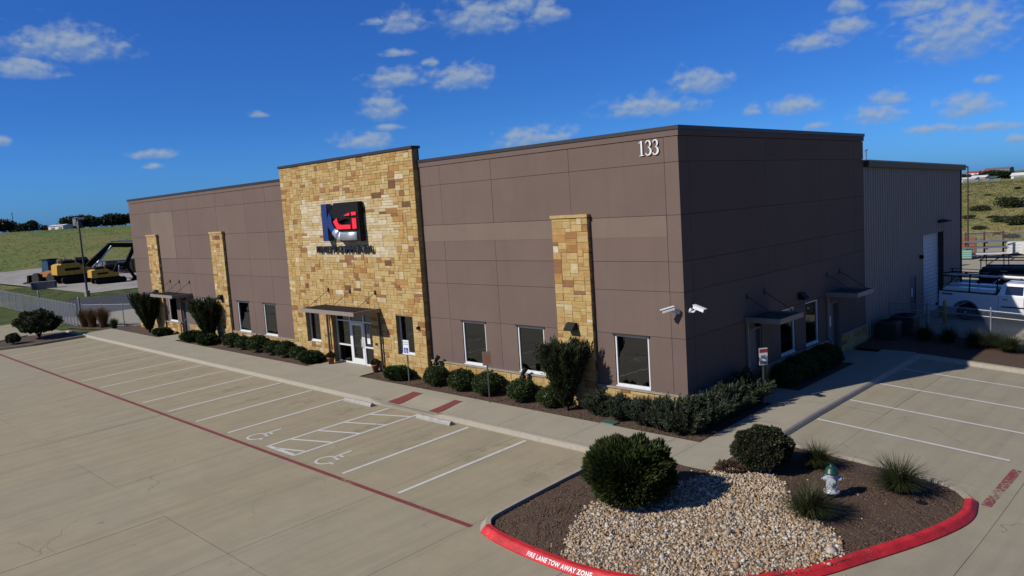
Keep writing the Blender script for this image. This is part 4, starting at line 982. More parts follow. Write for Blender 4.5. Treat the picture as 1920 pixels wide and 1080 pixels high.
for i, (x, s, lb) in enumerate(row2): plant('round_shrub', x, -.72, BEDZ(x, -.7) - .02, BX[(i + 1) % 3], BXS, lb, 'clipped round shrubs in front of the wall', rp.uniform(0, 6), s)
row3 = [(5.75, 1.0, 'dark round shrub in side bed under the near canopy'), (6.9, 1.1, 'dark round shrub in shaded side bed under near window'), (8.1, 1.05, 'dark round shrub in shaded side bed between the two side windows'), (9.35, 1.1, 'dark round shrub in shaded side bed nearest the far side door')]
for i, (y, s, lb) in enumerate(row3): plant('round_shrub', .62, y, BEDZ(.6, y) - .02, BX[i % 3], BXS, lb, 'round shrubs in the shaded side bed', rp.uniform(0, 6), s)
# low mounds
LM = [shrub_mesh(70 + k, .85, .55, .50, 3600, .10, M['lowgreen'], (24, .2, .2), .35, up=.5) for k in range(2)]; LMS = stems_mesh(2, .2, 5, .4, .012)
for x, y, s, lb in [(-14.35, -.85, 1.1, 'low spreading green shrub right of the glass entrance by parking sign'), (-21.75, -.8, 1.15, 'low spreading green shrub left of the glass entrance'), (-33.4, -.95, 1.25, 'low spreading green shrub right of the grey steel door, nearer its upright shrub'), (-35.6, -.95, 1.3, 'low spreading green shrub immediately right of the grey steel door'), (-40.4, -.95, 1.05, 'low spreading green shrub left of the grey steel door')]:
    plant('low_shrub', x, y, BEDZ(x, y) - .02, LM[int(x) % 2], LMS, lb, 'low spreading shrubs along the front path', rp.uniform(-.3, .3), s)
# upright vase-shaped shrubs
def vase_mesh(seed, h, r0, r1, n):
    rg = np.random.default_rng(seed); t_ = rg.random(n) ** .65; a = rg.uniform(0, 2 * pi, n); clump = .86 + .10 * np.cos(a * 9 + t_ * 2) + .08 * np.sin(a * 14 + 1)
    rad = (r0 + (r1 - r0) * t_ ** 1.05) * np.where(t_ > .93, 1 - (t_ - .93) * 2.0, 1) * clump * np.sqrt(rg.uniform(.12, 1, n))
    z = .18 + t_ * (h - .18) * (.93 + .07 * np.cos(a * 11 + 2) + .05 * np.sin(a * 5)) ; P = np.stack([np.cos(a) * rad, np.sin(a) * rad, z], 1)
    D = np.stack([np.cos(a) * .55, np.sin(a) * .55, np.full(n, 1.2)], 1) + rg.normal(0, .35, (n, 3)); L = .17 * rg.uniform(.5, 1.6, n)
    me = quads('foliage', leafquads(rg, P, D, L, L * .10), M['upright']).data
    for o in [o for o in bpy.data.objects if o.data == me]: bpy.data.objects.remove(o)
    return me
VM = [vase_mesh(80 + k, 2.45, .16, 1.12, 17000) for k in range(2)]; VS = stems_mesh(5, 1.7, 14, .6, .028)
for i, (x, y, s, lb) in enumerate([(-4.45, -.9, .98, 'tall upright vase-shaped dark shrub before the near stone pillar'), (-33.55, -.75, 1.08, 'tall upright vase-shaped shrub before the middle stone pillar, right of steel door'), (-42.9, -.85, 1.1, 'tall upright vase-shaped shrub before the farthest stone pillar near fence')]):
    plant('upright_shrub', x, y, BEDZ(x, y) - .03, VM[i % 2], VS, lb, 'upright shrubs before the stone pillars', i * 2.1, s)
# spiky grey-green shrubs massed round the corner
def spiky_mesh(seed, r, h, n):
    rg = np.random.default_rng(seed); m = 90; a = rg.uniform(0, 2 * pi, m); lean = rg.uniform(.05, 1.0, m); tip = np.stack([np.cos(a) * r * lean, np.sin(a) * r * lean, h * (1 - .45 * lean ** 2) * rg.uniform(.75, 1.12, m)], 1)
    base = np.stack([np.cos(a) * r * .25 * lean, np.sin(a) * r * .25 * lean, np.zeros(m)], 1); k = rg.integers(0, m, n); f = rg.random(n) ** .6
    ax = tip - base; P = base[k] + ax[k] * f[:, None] + rg.normal(0, .03, (n, 3)); P[:, 2] += .03
    D = ax[k] / np.linalg.norm(ax[k], axis=1)[:, None] + rg.normal(0, .55, (n, 3)); L = .11 * rg.uniform(.6, 1.5, n)
    me = quads('foliage', leafquads(rg, P, D, L, L * .11), M['rosemary']).data
    for o in [o for o in bpy.data.objects if o.data == me]: bpy.data.objects.remove(o)
    return me
SM = [spiky_mesh(90 + k, .82, 1.0, 11000) for k in range(3)]; SS = stems_mesh(6, .7, 16, .5, .015)
for i, (x, y, s) in enumerate([(-3.1, -.75, .78), (-2.1, -.8, .8), (-1.1, -.85, .88), (-.2, -.95, .98), (.55, -.95, 1.05), (.62, .05, 1.02), (.66, 1.0, 1.0), (.62, 1.9, .98), (.6, 2.7, 1.15)]):
    plant('spiky_shrub', x, y, BEDZ(x, y) - .03, SM[i % 3], SS, ['smallest grey-green spiky shrub right of the near upright shrub', 'grey-green spiky shrub left of the nearest front window', 'grey-green spiky shrub below the nearest front window', 'grey-green spiky shrub behind the path, just left of the building corner', 'tall grey-green spiky shrub at the outer corner of the path', 'grey-green spiky shrub just round the building corner in the side bed', 'grey-green spiky shrub in side bed, second round the corner', 'grey-green spiky shrub in side bed, next before the tow-away sign', 'tallest dark spiky shrub beside the tow-away sign post'][i], 'spiky shrubs round the building corner', i * 1.3, s)
# the big shrubs of the island
BF = shrub_mesh(101, 1.06, 1.06, 1.58, 40000, .17, M['needle'], (46, .17, .22), .72, up=.55, boxy=.32); BS = stems_mesh(7, .9, 12, .6, .025)
plant('needle_shrub', 2.18, -6.25, IZ(2.18, -6.25) - .03, BF, BS, 'largest rounded fine-leaved green shrub at edge of gravel on the island')
BR = shrub_mesh(102, .90, .88, 1.28, 17000, .072, M['redbush'], (36, .2, .14)); plant('round_shrub', 3.72, -2.35, IZ(3.72, -2.35) - .03, BR, BS, 'dark olive shrub with reddish leaves on the island beside the path corner', s=.93)
# reddish low ground cover beside it
RG = shrub_mesh(103, .5, .35, .26, 1500, .06, rampmat('red_leaves', [(.10, .03, .015), (.06, .04, .02), (.12, .05, .02)]), (12, .3, .3), .3, core=False); plant('ground_cover', 3.15, -3.05, IZ(3.15, -3.05) - .02, RG, None, 'small patch of reddish ground cover between the gravel and olive shrub', cat='plant')
def tuft_mesh(seed, n, L, spread, mat, wd=.007, arch=.6):
    rg = np.random.default_rng(seed); a = rg.uniform(0, 2 * pi, n); lean = rg.uniform(.08, 1, n) ** .8 * spread; l = L * rg.uniform(.55, 1.15, n)
    d0 = np.stack([np.cos(a) * lean, np.sin(a) * lean, np.ones(n)], 1); d0 /= np.linalg.norm(d0, axis=1)[:, None]
    d1 = d0 + np.stack([np.cos(a) * arch * lean, np.sin(a) * arch * lean, -arch * lean], 1); d1 /= np.linalg.norm(d1, axis=1)[:, None]
    B = np.stack([rg.normal(0, .07, n), rg.normal(0, .07, n), np.zeros(n)], 1); Mi = B + d0 * l[:, None] * .55; Tp = Mi + d1 * l[:, None] * .45
    s = np.stack([-np.sin(a), np.cos(a), np.zeros(n)], 1) * wd
    V = np.concatenate([np.stack([B - s, B + s, Mi + s * .8, Mi - s * .8], 1), np.stack([Mi - s * .8, Mi + s * .8, Tp + s * .1, Tp - s * .1], 1)])
    me = quads('foliage', V, mat).data
    for o in [o for o in bpy.data.objects if o.data == me]: bpy.data.objects.remove(o)
    return me
TU = [tuft_mesh(110 + k, 1100, .95, 1.35, M['tuft'], .008) for k in range(2)]
for i, (x, y, s, lb) in enumerate([(5.9, -4.35, 1.0, 'arching sedge tuft at gravel edge nearest the camera'), (6.9, -1.55, 1.05, 'arching sedge tuft on mulch right of the hydrant'), (4.75, -1.35, .82, 'smaller sedge tuft behind the hydrant beside olive shrub')]):
    plant('sedge_tuft', x, y, IZ(x, y) - .02, TU[i % 2], None, lb, 'sedge tufts on the island', i * 2.0, s, 'grass')
for i, (x, y, s) in enumerate([(3.2, 16.2, .9), (4.3, 16.0, 1.0), (4.9, 16.5, .9), (5.6, 15.9, 1.0), (6.4, 16.2, .95), (2.2, 16.3, .9)]):
    plant('sedge_tuft', x, y, G(x, 13) + .16, TU[i % 2], None, ['shaded sedge tuft by fence left of the shadow edge', 'sedge tuft at fence on the edge of the building shadow', 'sunlit sedge tuft just left of the bright fence post', 'sunlit sedge tuft just right of the bright fence post', 'sunlit sedge tuft by fence at right frame edge', 'deeply shaded sedge tuft by fence nearest the condenser units'][i], 'sedge tufts along the rear fence', i * 1.7, s, 'grass')
TG = [tuft_mesh(120 + k, 1500, 1.35, .42, M['tangrass'], .011, .45) for k in range(2)]; TGG = tuft_mesh(124, 1100, 1.0, .5, M['tuft'], .011, .4)
for i, (x, y, s, lb) in enumerate([(-53.0, -2.0, 1.0, 'dry tan ornamental grass clump nearest the gate post'), (-52.0, -1.75, 1.05, 'dry tan ornamental grass clump, second from the gate'), (-50.75, -1.35, 1.1, 'dry tan ornamental grass clump, third from the gate'), (-48.9, -1.2, .8, 'low tan and green grass clump nearest the far building end')]):
    plant('grass_clump', x, y, BEDZ(x, y) - .1, TG[i % 2] if i < 3 else TGG, None, lb, 'grass clumps by the far gate', i * 1.1, s, 'grass')
bed('planting_bed', [(-54.3, -3.0), (-48.42, -1.6), (-48.42, .3), (-50.5, .3), (-54.3, -1.0)], lambda x, y: SW(x, y) - .12)
LB = shrub_mesh(130, 1.75, 1.55, 2.0, 16000, .11, M['upright'], (46, .2, .26)); plant('spreading_shrub', -50.1, -5.9, G(-50, -6) + .25, LB, stems_mesh(9, 1.0, 10, 1.0, .05), 'large dark spreading shrub on the far kerbed island', rz=.4)
LBs = shrub_mesh(131, .55, .5, .85, 3500, .07, M['upright'], (20, .2, .2)); plant('round_shrub', -49.3, -7.75, G(-49, -7.8) + .08, LBs, BXS, 'small dark round shrub in front of large spreading shrub on the far island')

# ------------------------------------------------------------------ trees
def tree_mesh(seed, h, r, n, leaf, mat):
    rg = np.random.default_rng(seed); k = 26; c = dome_dirs(rg, k, -.5) * np.array([r, r, h * .34]) * rg.uniform(.35, .85, (k, 1)) + np.array([0, 0, h * .60]); cr = rg.uniform(.25, .5, k) * r
    i = rg.integers(0, k, n); d = dome_dirs(rg, n, -1.1); i = i[:len(d)]; P = c[i] + d * cr[i][:, None] * (1 - rg.random(len(d))[:, None] ** 2 * .4) * np.array([1, 1, .8])
    L = leaf * rg.uniform(.6, 1.5, len(d)); me = quads('crown', leafquads(rg, P, d + rg.normal(0, .8, (len(d), 3)), L, L * .38), mat).data
    for o in [o for o in bpy.data.objects if o.data == me]: bpy.data.objects.remove(o)
    m = MB(); m.tube((0, 0, -.5), (.1, 0, h * .35), .022 * h, 7, .014 * h)
    for q in range(6): m.tube((.1, 0, h * .3), tuple(c[q]), .011 * h, 5, .003 * h)
    o = m.build('trunk', M['bark']); tm = o.data; bpy.data.objects.remove(o); return me, tm
TM = [tree_mesh(140 + k, 6.0, 3.4, 4200, .42, M['treeleaf']) for k in range(3)]; SCB = [tree_mesh(150 + k, 2.6, 2.2, 2600, .26, M['scrubleaf']) for k in range(3)]
def tree(name, x, y, k, s, label, group, set_=TM, sq=1, wx=1):
    e = empty(name, (0, 0, 0), label, 'tree' if set_ is TM else 'bush', group); link('crown', set_[k % 3][0], e); link('trunk', set_[k % 3][1], e)
    e.matrix_basis = Matrix.Translation((x, y, T(x, y) - (1.3 * s if set_ is TM else .5 * s))) @ Matrix.Rotation(k * 1.7, 4, 'Z') @ Matrix.Diagonal((s * wx, s, s * sq, 1))
def pol(a, r): return CAM.x + r * sin(R(a)), CAM.y + r * cos(R(a))
def pix(u, v, r):
    """bearing in the photograph turned into a ground point at distance r"""
    d = camo.matrix_world.to_3x3() @ Vector(((u - 960) / 1455.9, -(v - 540) / 1455.9, -1)); d.z = 0; d.normalize(); return CAM.x + d.x * r, CAM.y + d.y * r
LT = [(5, 350, 1.15, 'dark bushy tree on the ridge at the far left edge'), (-12, 345, 1.1, 'dark bushy tree on the ridge cut by the left edge'), (30, 372, .8, 'low dark tree on left ridge below the utility pole'), (45, 365, .85, 'rounded dark tree right of the utility pole on ridge'), (60, 352, .9, 'bushy tree on ridge left of the long white shed'), (86, 372, .55, 'small tree at left end of long white shed'), (134, 400, 1.3, 'yellow-green tree behind right end of the long white shed'), (158, 360, 1.15, 'dark tree right of the grey ridge shed behind light pole'), (170, 352, 1.0, 'second dark tree right of the grey ridge shed'), (190, 362, .95, 'rounded tree midway between ridge shed and building'), (212, 366, 1.15, 'tall dark ridge tree nearest the building, left one'), (222, 372, 1.0, 'lower dark tree on ridge close to building'), (236, 368, 1.15, 'dark ridge tree touching the brown building edge')]
for i, (u, r, s, lb) in enumerate(LT):
    x, y = pix(u, 430, r); tree('ridge_tree', x, y, i, s * 1.08, lb, 'trees on the left ridge', sq=.95)
RTs = [(1838, 385, 150, 1.9, 'dark scrub bush high on right hillside, left of pair'), (1892, 383, 155, 2.7, 'broadest scrub bush high on right hillside, right of pair'), (1836, 412, 116, 1.35, 'scrub bush on right hillside just right of the light pole'), (1884, 404, 126, 1.7, 'scrub bush low on right hillside, middle of row'), (1914, 408, 121, 1.9, 'scrub bush low on right hillside at right frame edge'), (1862, 400, 134, 1.0, 'small scrub bush in middle of right hillside'), (1898, 424, 103, 1.0, 'nearest scrub bush on right hillside, above the white panels'), (1817, 398, 134, .9, 'scrub bush on right hillside beside warehouse corner'), (1852, 372, 190, .9, 'far scrub bush just under the right ridge'), (1872, 418, 108, .6, 'tiny scrub bush low on right hillside above the rust rack'), (1909, 366, 205, .8, 'far small scrub bush on right hillside below gabled house')]
for i, (u, v, r, s, lb) in enumerate(RTs):
    x, y = pix(u, v, r); tree('scrub_bush', x, y, i, s * .40, lb, 'scrub on the right hillside', SCB, (.62, .8, .5)[i % 3], (1.0, 1.35, .85)[i % 3])
for i, (u, r, s) in enumerate([(1806, 330, 1.0), (1856, 330, 1.15), (1868, 335, 1.2), (1880, 332, 1.1), (1892, 335, .9), (1845, 340, 1.0), (1912, 345, .8)]):
    x, y = pix(u, 335, r); tree('ridge_tree', x, y, i, s * .8, ['dark ridge tree behind the warehouse corner beside light pole', 'dark tree at left end of the row on right ridge, under red roofs', 'tallest dark tree on right ridge in middle of the row', 'dark tree on right ridge under the long grey building', 'small dark tree on right ridge at right end of the row', 'dark tree on the right ridge behind cream shed', 'smallest dark tree beside white gabled house on right ridge'][i], 'trees on the right ridge', sq=.8)
# coarse tussocks that roughen the slopes
def tussocks():
    rg = np.random.default_rng(21); P = []
    for (u0, u1, r0, r1, n) in [(-40, 262, 62, 330, 2600), (1790, 1960, 76, 250, 5000)]:
        for _ in range(n):
            u = rg.uniform(u0, u1); r = r0 + (r1 - r0) * rg.random() ** 1.2; x, y = pix(u, 400, r)
            if -80 < x < -47 and y > -8 or (-158 < x < -86 and 8 < y < 60) or (-48 < x < 60 and y < 76 and x > -47): continue
            z = T(x, y) if (x < -112 or y > 60 or x > -49) else NG(x, y)
            P.append((x, y, z, r))
    P = np.array(P); n = len(P); k = 6
    Pp = np.repeat(P[:, :3], k, 0) + rg.normal(0, .18, (n * k, 3)) * np.array([1, 1, 0]); rr = np.repeat(P[:, 3], k)
    D = rg.normal(0, .45, (n * k, 3)); D[:, 2] = 1; L = rg.uniform(.08, .2, n * k) * np.clip(rr / 130, .5, 1.5)
    return quads('grass', leafquads(rg, Pp, D, L, L * .16), leafmat('meadow_blades', [(.09, .12, .03), (.13, .14, .045), (.2, .17, .07), (.10, .125, .035)]))
tag(tussocks(), 'rough green and dry meadow grass covering the slopes', 'grass', kind='stuff')

# ------------------------------------------------------------------ small things on the plot
def sign_post(x, y, z, h, sw, sh, face, label, rz, build_face, w2=0.0):
    e = empty('sign_post', (0, 0, 0), label, 'sign')
    m = MB(); m.bar((0, 0, -.1), (0, 0, h), .05, .03); m.build('post', M['post'], e)
    m = MB(); m.bbox(-sw / 2, sw / 2, -.036, -.028, h - sh, h + .02, .002); p = m.build('sign_plate', face, e)
    build_face(p, sw, sh, h)
    e.matrix_basis = Matrix.Translation((x, y, z)) @ Matrix.Rotation(rz, 4, 'Z')
    return e
def pict(mb, cx, cz, s, y):
    """small wheelchair pictogram"""
    for k in range(10):
        a0, a1 = R(120 + k * 26), R(120 + (k + 1) * 26)
        mb.face([(cx + s * .32 * cos(a0), y, cz - s * .18 + s * .32 * sin(a0)), (cx + s * .32 * cos(a1), y, cz - s * .18 + s * .32 * sin(a1)), (cx + s * .22 * cos(a1), y, cz - s * .18 + s * .22 * sin(a1)), (cx + s * .22 * cos(a0), y, cz - s * .18 + s * .22 * sin(a0))][::-1])
    for a, b, c, d in [(-.1, .0, -.05, .38), (-.0, .26, -.05, .04), (.22, .32, -.35, .0), (-.1, .04, .42, .56)]: mb.face([(cx + s * a, y, cz + s * c), (cx + s * b, y, cz + s * c), (cx + s * b, y, cz + s * d), (cx + s * a, y, cz + s * d)])
def ada_face(p, sw, sh, h):
    m = MB(); m.face([(-.12, -.0385, h - sh + .06), (.12, -.0385, h - sh + .06), (.12, -.0385, h - sh + .29), (-.12, -.0385, h - sh + .29)]); m.build('blue_square', M['blue'], p)
    m = MB(); pict(m, 0, h - sh + .18, .2, -.040); m.build('access_pictogram', M['white'], p)
    for body, z in (('RESERVED', h - .10), ('PARKING', h - .19)):
        me = text_mesh(body, .075, .0); xs = [v.co.x for v in me.vertices]; c = (min(xs) + max(xs)) / 2
        for v in me.vertices: v.co = (v.co.x - c, -.0395, z + v.co.y)
        me.materials.append(M['signgreen']); link('lettering', me, p)
sign_post(-12.73, -1.48, SW(-12.7, -1.5) - .03, 1.98, .34, .60, M['white'], 'white and blue accessible parking sign on grey post right of the entrance', R(8), ada_face)
def back_face(p, sw, sh, h):
    m = MB(); m.box(-.1, .1, -.0395, -.037, h - .42, h - .10); m.build('faded_print', M['terracotta'], p)
sign_post(-7.67, -1.62, SW(-7.7, -1.6) - .03, 1.98, .32, .52, pmat('weathered_sign', (.24, .17, .14), .8, var=.25, scale=12), 'weathered brown sign on grey post between the round shrubs', R(40), back_face)
def tow_face(p, sw, sh, h):
    m = MB(); m.face([(-.14, -.0385, h - .14), (.14, -.0385, h - .14), (.14, -.0385, h - .01), (-.14, -.0385, h - .01)]); m.build('red_band', M['signred2'], p)
    m = MB(); m.face([(-.09, -.0385, h - .34), (.06, -.0385, h - .34), (.06, -.0385, h - .23), (-.09, -.0385, h - .23)]); m.tube((.07, -.038, h - .335), (.07, -.041, h - .335), .03, 8); m.build('tow_pictogram', M['greylet'], p)
    m = MB(); m.face([(-.14, -.0385, h - sh + .02), (.14, -.0385, h - sh + .02), (.14, -.0385, h - sh + .13), (-.14, -.0385, h - sh + .13)]); m.build('small_print', M['greylet'], p)
sign_post(1.14, 2.92, SW(1.1, 2.9) - .04, 1.98, .30, .56, M['white'], 'white tow-away sign with red band on post beside the side path', R(52), tow_face)
# fire hydrant
hx, hy = 5.80, -2.93; hz = IZ(hx, hy)
hyd = empty('fire_hydrant', (hx, hy, hz), 'silver fire hydrant with green bonnet on the mulched island', 'hydrant')
c = (hx, hy, hz)
MB().lathe([(.125, -.1), (.125, .11), (.13, .122)], 16, c).build('standpipe', M['black'], hyd, True)
MB().lathe([(r_ * 1.12, z_ * 1.0 + .05) for r_, z_ in [(.10, .07), (.17, .075), (.175, .10), (.17, .125), (.12, .13), (.115, .16), (.112, .34), (.118, .50), (.135, .52), (.14, .54), (.12, .545)]], 24, c).build('barrel', M['hydrantw'], hyd, True)
m = MB()
for k in range(8): a = k * pi / 4 + .2; m.tube((hx + .166 * cos(a), hy + .166 * sin(a), hz + .16), (hx + .166 * cos(a), hy + .166 * sin(a), hz + .195), .016, 6)
m.build('flange_bolts', M['hydrantw'], hyd)
MB().lathe([(r_ * 1.02, z_ + .05) for r_, z_ in [(.12, .545), (.165, .55), (.17, .575), (.15, .60), (.135, .66), (.10, .71), (.05, .735), (.045, .74), (.035, .79), (.0, .79)]], 24, c).build('bonnet', M['hydrantg'], hyd, True)
def nozzle(dx, dy, z, r, l):
    m = MB(); p = Vector((hx + dx * .09, hy + dy * .09, hz + z)); d = Vector((dx, dy, 0)); m.tube(p, p + d * l, r * .85, 14); m.tube(p + d * l, p + d * (l + .05), r, 14); m.tube(p + d * (l + .05), p + d * (l + .065), r * .8, 14); m.tube(p + d * (l + .065), p + d * (l + .115), .02, 5); m.build('nozzle', M['hydrantw'], hyd)
nozzle(.85, .53, .47, .07, .08); nozzle(-.85, -.53, .47, .06, .03); nozzle(.45, -.89, .44, .09, .06)
m = MB()
for k in range(8):
    a0, a1 = pi * k / 8, pi * (k + 1) / 8; f = lambda a: (hx + .14 + .06 * cos(a) - .02, hy - .13 - .02 * sin(a), hz + .36 - .12 * sin(a)); m.tube(f(a0), f(a1), .008, 5)
m.build('cap_chain', M['galv'], hyd)
m = MB(); m.lathe([(.13, 0), (.13, .02), (.1, .03)], 12, (7.5, -1.85, IZ(7.5, -1.85))); tag(m.build('valve_cover', M['black']), 'small black round valve cover on mulch right of the sedge tuft', 'valve cover')
m = MB(); x, y = -2.2, -1.36; m.bbox(x - .28, x + .28, y - .18, y + .18, BEDZ(x, y) - .1, BEDZ(x, y) + .06, .03); tag(m.build('valve_box', M['lidgreen']), 'green rectangular irrigation box lid in bed beside the path', 'valve box')
q = MB(); q.lathe([(.0, .05), (.09, .045), (.12, .0), (.08, -.03)], 9, (4.15, -4.85, IZ(4.15, -4.85) + .04)); ob = q.build('boulder', M['kerb'], smooth=True); tag(ob, 'single larger pale rock lying on gravel by the big shrub', 'rock')
# wheel stops
for x, lb in ((-12.85, 'concrete wheel stop in accessible stall left of the hatched aisle'), (-8.1, 'concrete wheel stop in accessible stall right of the hatched aisle')):
    m = MB(); prof = [(-4.12, 0), (-4.105, .07), (-4.05, .135), (-3.98, .135), (-3.925, .07), (-3.91, 0)]; zz = G(x, -4)
    m.loft([[(x - .95, p, zz + q_) for p, q_ in prof], [(x - .88, p, zz + q_ + .002) for p, q_ in prof], [(x + .88, p, zz + q_ + .002) for p, q_ in prof], [(x + .95, p, zz + q_) for p, q_ in prof]])
    e = m.build('wheel_stop', pmat('wheel_stop_concrete', (.46, .44, .40), .85, var=.15, bump=.3)); tag(e, lb, 'wheel stop', 'wheel stops')
    r_ = MB()
    for k in (-.6, .6): r_.tube((x + k, -4.015, zz + .13), (x + k, -4.015, zz + .145), .02, 8)
    r_.build('anchor_pin', M['rust'], e)
# landscape spotlights on stakes
for x, lb in ((-12.2, 'dark stake spotlight behind the first round shrub right of the tower'), (-7.05, 'dark stake spotlight behind round shrub below second window')):
    y = -.38; z = BEDZ(x, y); e = empty('stake_spotlight', (x, y, z), lb, 'spotlight', 'stake spotlights in the front bed')
    m = MB(); m.tube((x, y, z - .1), (x, y, z + .78), .022, 6); m.build('stake', M['black'], e)
    m = MB(); m.lathe([(.05, 0), (.13, .02), (.13, .10), (.08, .16)], 8, (x, y, z + .72)); m.build('junction_box', M['black'], e)
    m = MB(); m.tube((x - .02, y, z + .9), (x + .08, y + .10, z + 1.12), .07, 8, .11); m.tube((x, y, z + .86), (x - .02, y, z + .95), .03, 6); m.build('lamp_head', M['black'], e)
# plant pots at the entrance
for x, lb in ((-20.15, 'terracotta flower pot left of the glass entrance'), (-16.45, 'terracotta flower pot right of the glass entrance')):
    y = -.55 if x > -18 else -.6; z = SW(x, y); e = empty('flower_pot', (x, y, z), lb, 'flower pot', 'pots at the entrance')
    m = MB(); m.lathe([(.12, 0), (.18, .27), (.20, .28), (.20, .34), (.17, .34), (.16, .30)], 14, (x, y, z)); m.build('pot', M['terracotta'], e, True)
    o = link('foliage', shrub_mesh(int(-x), .2, .2, .3, 500, .07, M['redbush'], core=False), e); o.location = (x, y, z + .28); o.matrix_parent_inverse = e.matrix_basis.inverted()
# air conditioners
def ac(x, y, z, s, label):
    e = empty('air_conditioner', (x, y, z), label, 'air conditioner', 'condenser units beside the side wall'); w_ = .46 * s; h = .95 * s
    m = MB(); m.box(x - w_ - .1, x + w_ + .1, y - w_ - .1, y + w_ + .1, z - .1, z + .06); m.build('pad', M['kerb'], e)
    m = MB(); m.bbox(x - w_, x + w_, y - w_, y + w_, z + .065, z + h, .06); b = m.build('casing', M['darkmetal'], e)
    m = MB()
    for k in range(9):
        zz = z + .15 + k * (h - .3) / 8; m.box(x - w_ - .006, x + w_ + .006, y - w_ - .006, y + w_ + .006, zz, zz + .03)
    m.build('louvre', M['black'], b); m = MB()
    for r_ in (.12, .22, .32, .4):
        for k in range(16): a, a2 = k * pi / 8, (k + 1) * pi / 8; m.tube((x + r_ * s * cos(a), y + r_ * s * sin(a), z + h + .02), (x + r_ * s * cos(a2), y + r_ * s * sin(a2), z + h + .02), .008, 4)
    m.build('fan_guard', M['black'], b)
ac(.75, 16.1, .02, 1.0, 'dark condenser unit beside side wall, nearer the path'); ac(1.05, 17.35, .05, 1.1, 'dark taller condenser unit beside side wall, nearer the fence')

# ------------------------------------------------------------------ chain-link fences and gate
def mesh_wires(m, A, B, z0, z1, pitch=.075, r=.0032):
    """diagonal wires both ways between ground points A and B; z0/z1 give bottom and top heights by fraction"""
    A = Vector(A); B = Vector(B); L = (B - A).length
    h = z1(0) - z0(0)
    for s_ in (1, -1):
        k = -h
        while k < L:
            a0, a1 = (k, k + h) if s_ > 0 else (k + h, k)
            t0, t1 = 0, 1
            lo, hi = min(a0, a1), max(a0, a1)
            f0 = max(0, (0 - lo) / (hi - lo)); f1 = min(1, (L - lo) / (hi - lo))
            if f1 > f0:
                def pt(f):
                    u = lo + (hi - lo) * f; v = f if s_ > 0 else 1 - f; p = A.lerp(B, u / L); q = u / L; return (p.x, p.y, z0(q) + (z1(q) - z0(q)) * v)
                m.tube(pt(f0), pt(f1), r, 3, caps=False)
            k += pitch
def fence(name, pts, zf, h, label, spacing, cat='fence', rails=(0, 1), r=.0032, barrow=.03):
    e = empty(name, (*pts[0], zf(*pts[0])), label, cat)
    for (A, B) in zip(pts[:-1], pts[1:]):
        A = Vector(A); B = Vector(B); L = (B - A).length; n = max(1, round(L / spacing))
        for k in range(n + 1):
            if k == 0 and A != Vector(pts[0]): continue
            p = A.lerp(B, k / n); z = zf(p.x, p.y); m = MB(); m.tube((p.x, p.y, z - .3), (p.x, p.y, z + h + .06), .035, 8); m.lathe([(.04, 0), (.03, .04), (0, .06)], 8, (p.x, p.y, z + h + .06)); m.build('post', M['galv'], e)
        z0 = lambda q: zf(*A.lerp(B, q)) + .06; z1 = lambda q: zf(*A.lerp(B, q)) + h
        for f in rails:
            m = MB(); m.tube((A.x, A.y, z0(0) + (h - .06) * f), (B.x, B.y, z0(1) + (h - .06) * f), .021, 6); m.build('rail', M['galv'], e)
        m = MB(); mesh_wires(m, A, B, z0, z1, r=r); m.build('chain_link_mesh', M['galv'], e)
    return e
FZ = lambda x, y: G(x, 13) + .17
fence('chain_link_fence', [(.25, 17.7), (1.9, 17.7)], FZ, 1.42, 'short run of chain-link fence joining the warehouse corner behind condenser units', 1.65, rails=(.03, .78, 1))
fence('chain_link_fence', [(1.95, 17.7), (24.95, 17.7)], FZ, 1.42, 'chain-link fence in front of the white pickup beyond the side car park', 2.68, rails=(.03, .80, 1))
NGZ = lambda x, y: NG(x, y) + .05
fence('chain_link_fence', [(-53.2, -2.0), (-46.9, .35)], lambda x, y: SW(x, y) - .1, 1.72, 'chain-link fence between gate post and far building corner', 2.2, r=.0028)
fence('chain_link_gate', [(-65.4, -1.9), (-54.0, -2.2)], NGZ, 1.78, 'sliding chain-link gate with many upright bars across the drive', .95, 'gate', r=.0034)
fence('chain_link_fence', [(-110, -.2), (-66.2, -1.7)], NGZ, 1.75, 'long far chain-link fence on the grass left of the gate', 3.2, r=.0026)
for x, y, lb in ((-65.8, -1.75, 'tall grey steel gate post at far end of the sliding gate'), (-53.6, -2.05, 'tall grey steel gate post near the tan grass clumps')):
    z = NG(x, y); m = MB(); m.tube((x, y, z - .3), (x, y, z + 2.35), .075, 10); m.lathe([(.085, 0), (.07, .05), (0, .09)], 10, (x, y, z + 2.35)); o = m.build('gate_post', M['galv']); tag(o, lb, 'post', 'gate posts')
    m = MB(); m.box(x - .1, x + .1, y - .14, y - .07, z + 1.1, z + 1.35); m.build('roller_guide', M['galv'], o)
# bollards
for x, y, lb in ((.75, 23.9, 'yellow bollard at warehouse roll-up door, farther one'), (1.5, 21.9, 'yellow bollard beside the white pickup, nearer one')):
    z = -.02; m = MB(); m.lathe([(.085, -.1), (.085, 1.12), (.07, 1.18), (.03, 1.21), (0, 1.215)], 14, (x, y, z)); o = m.build('bollard', M['yellow'], smooth=True); tag(o, lb, 'bollard', 'bollards at the warehouse door')
    m = MB(); m.lathe([(.2, -.05), (.2, .01), (.09, .015)], 14, (x, y, z)); m.build('footing', M['kerb'], o)
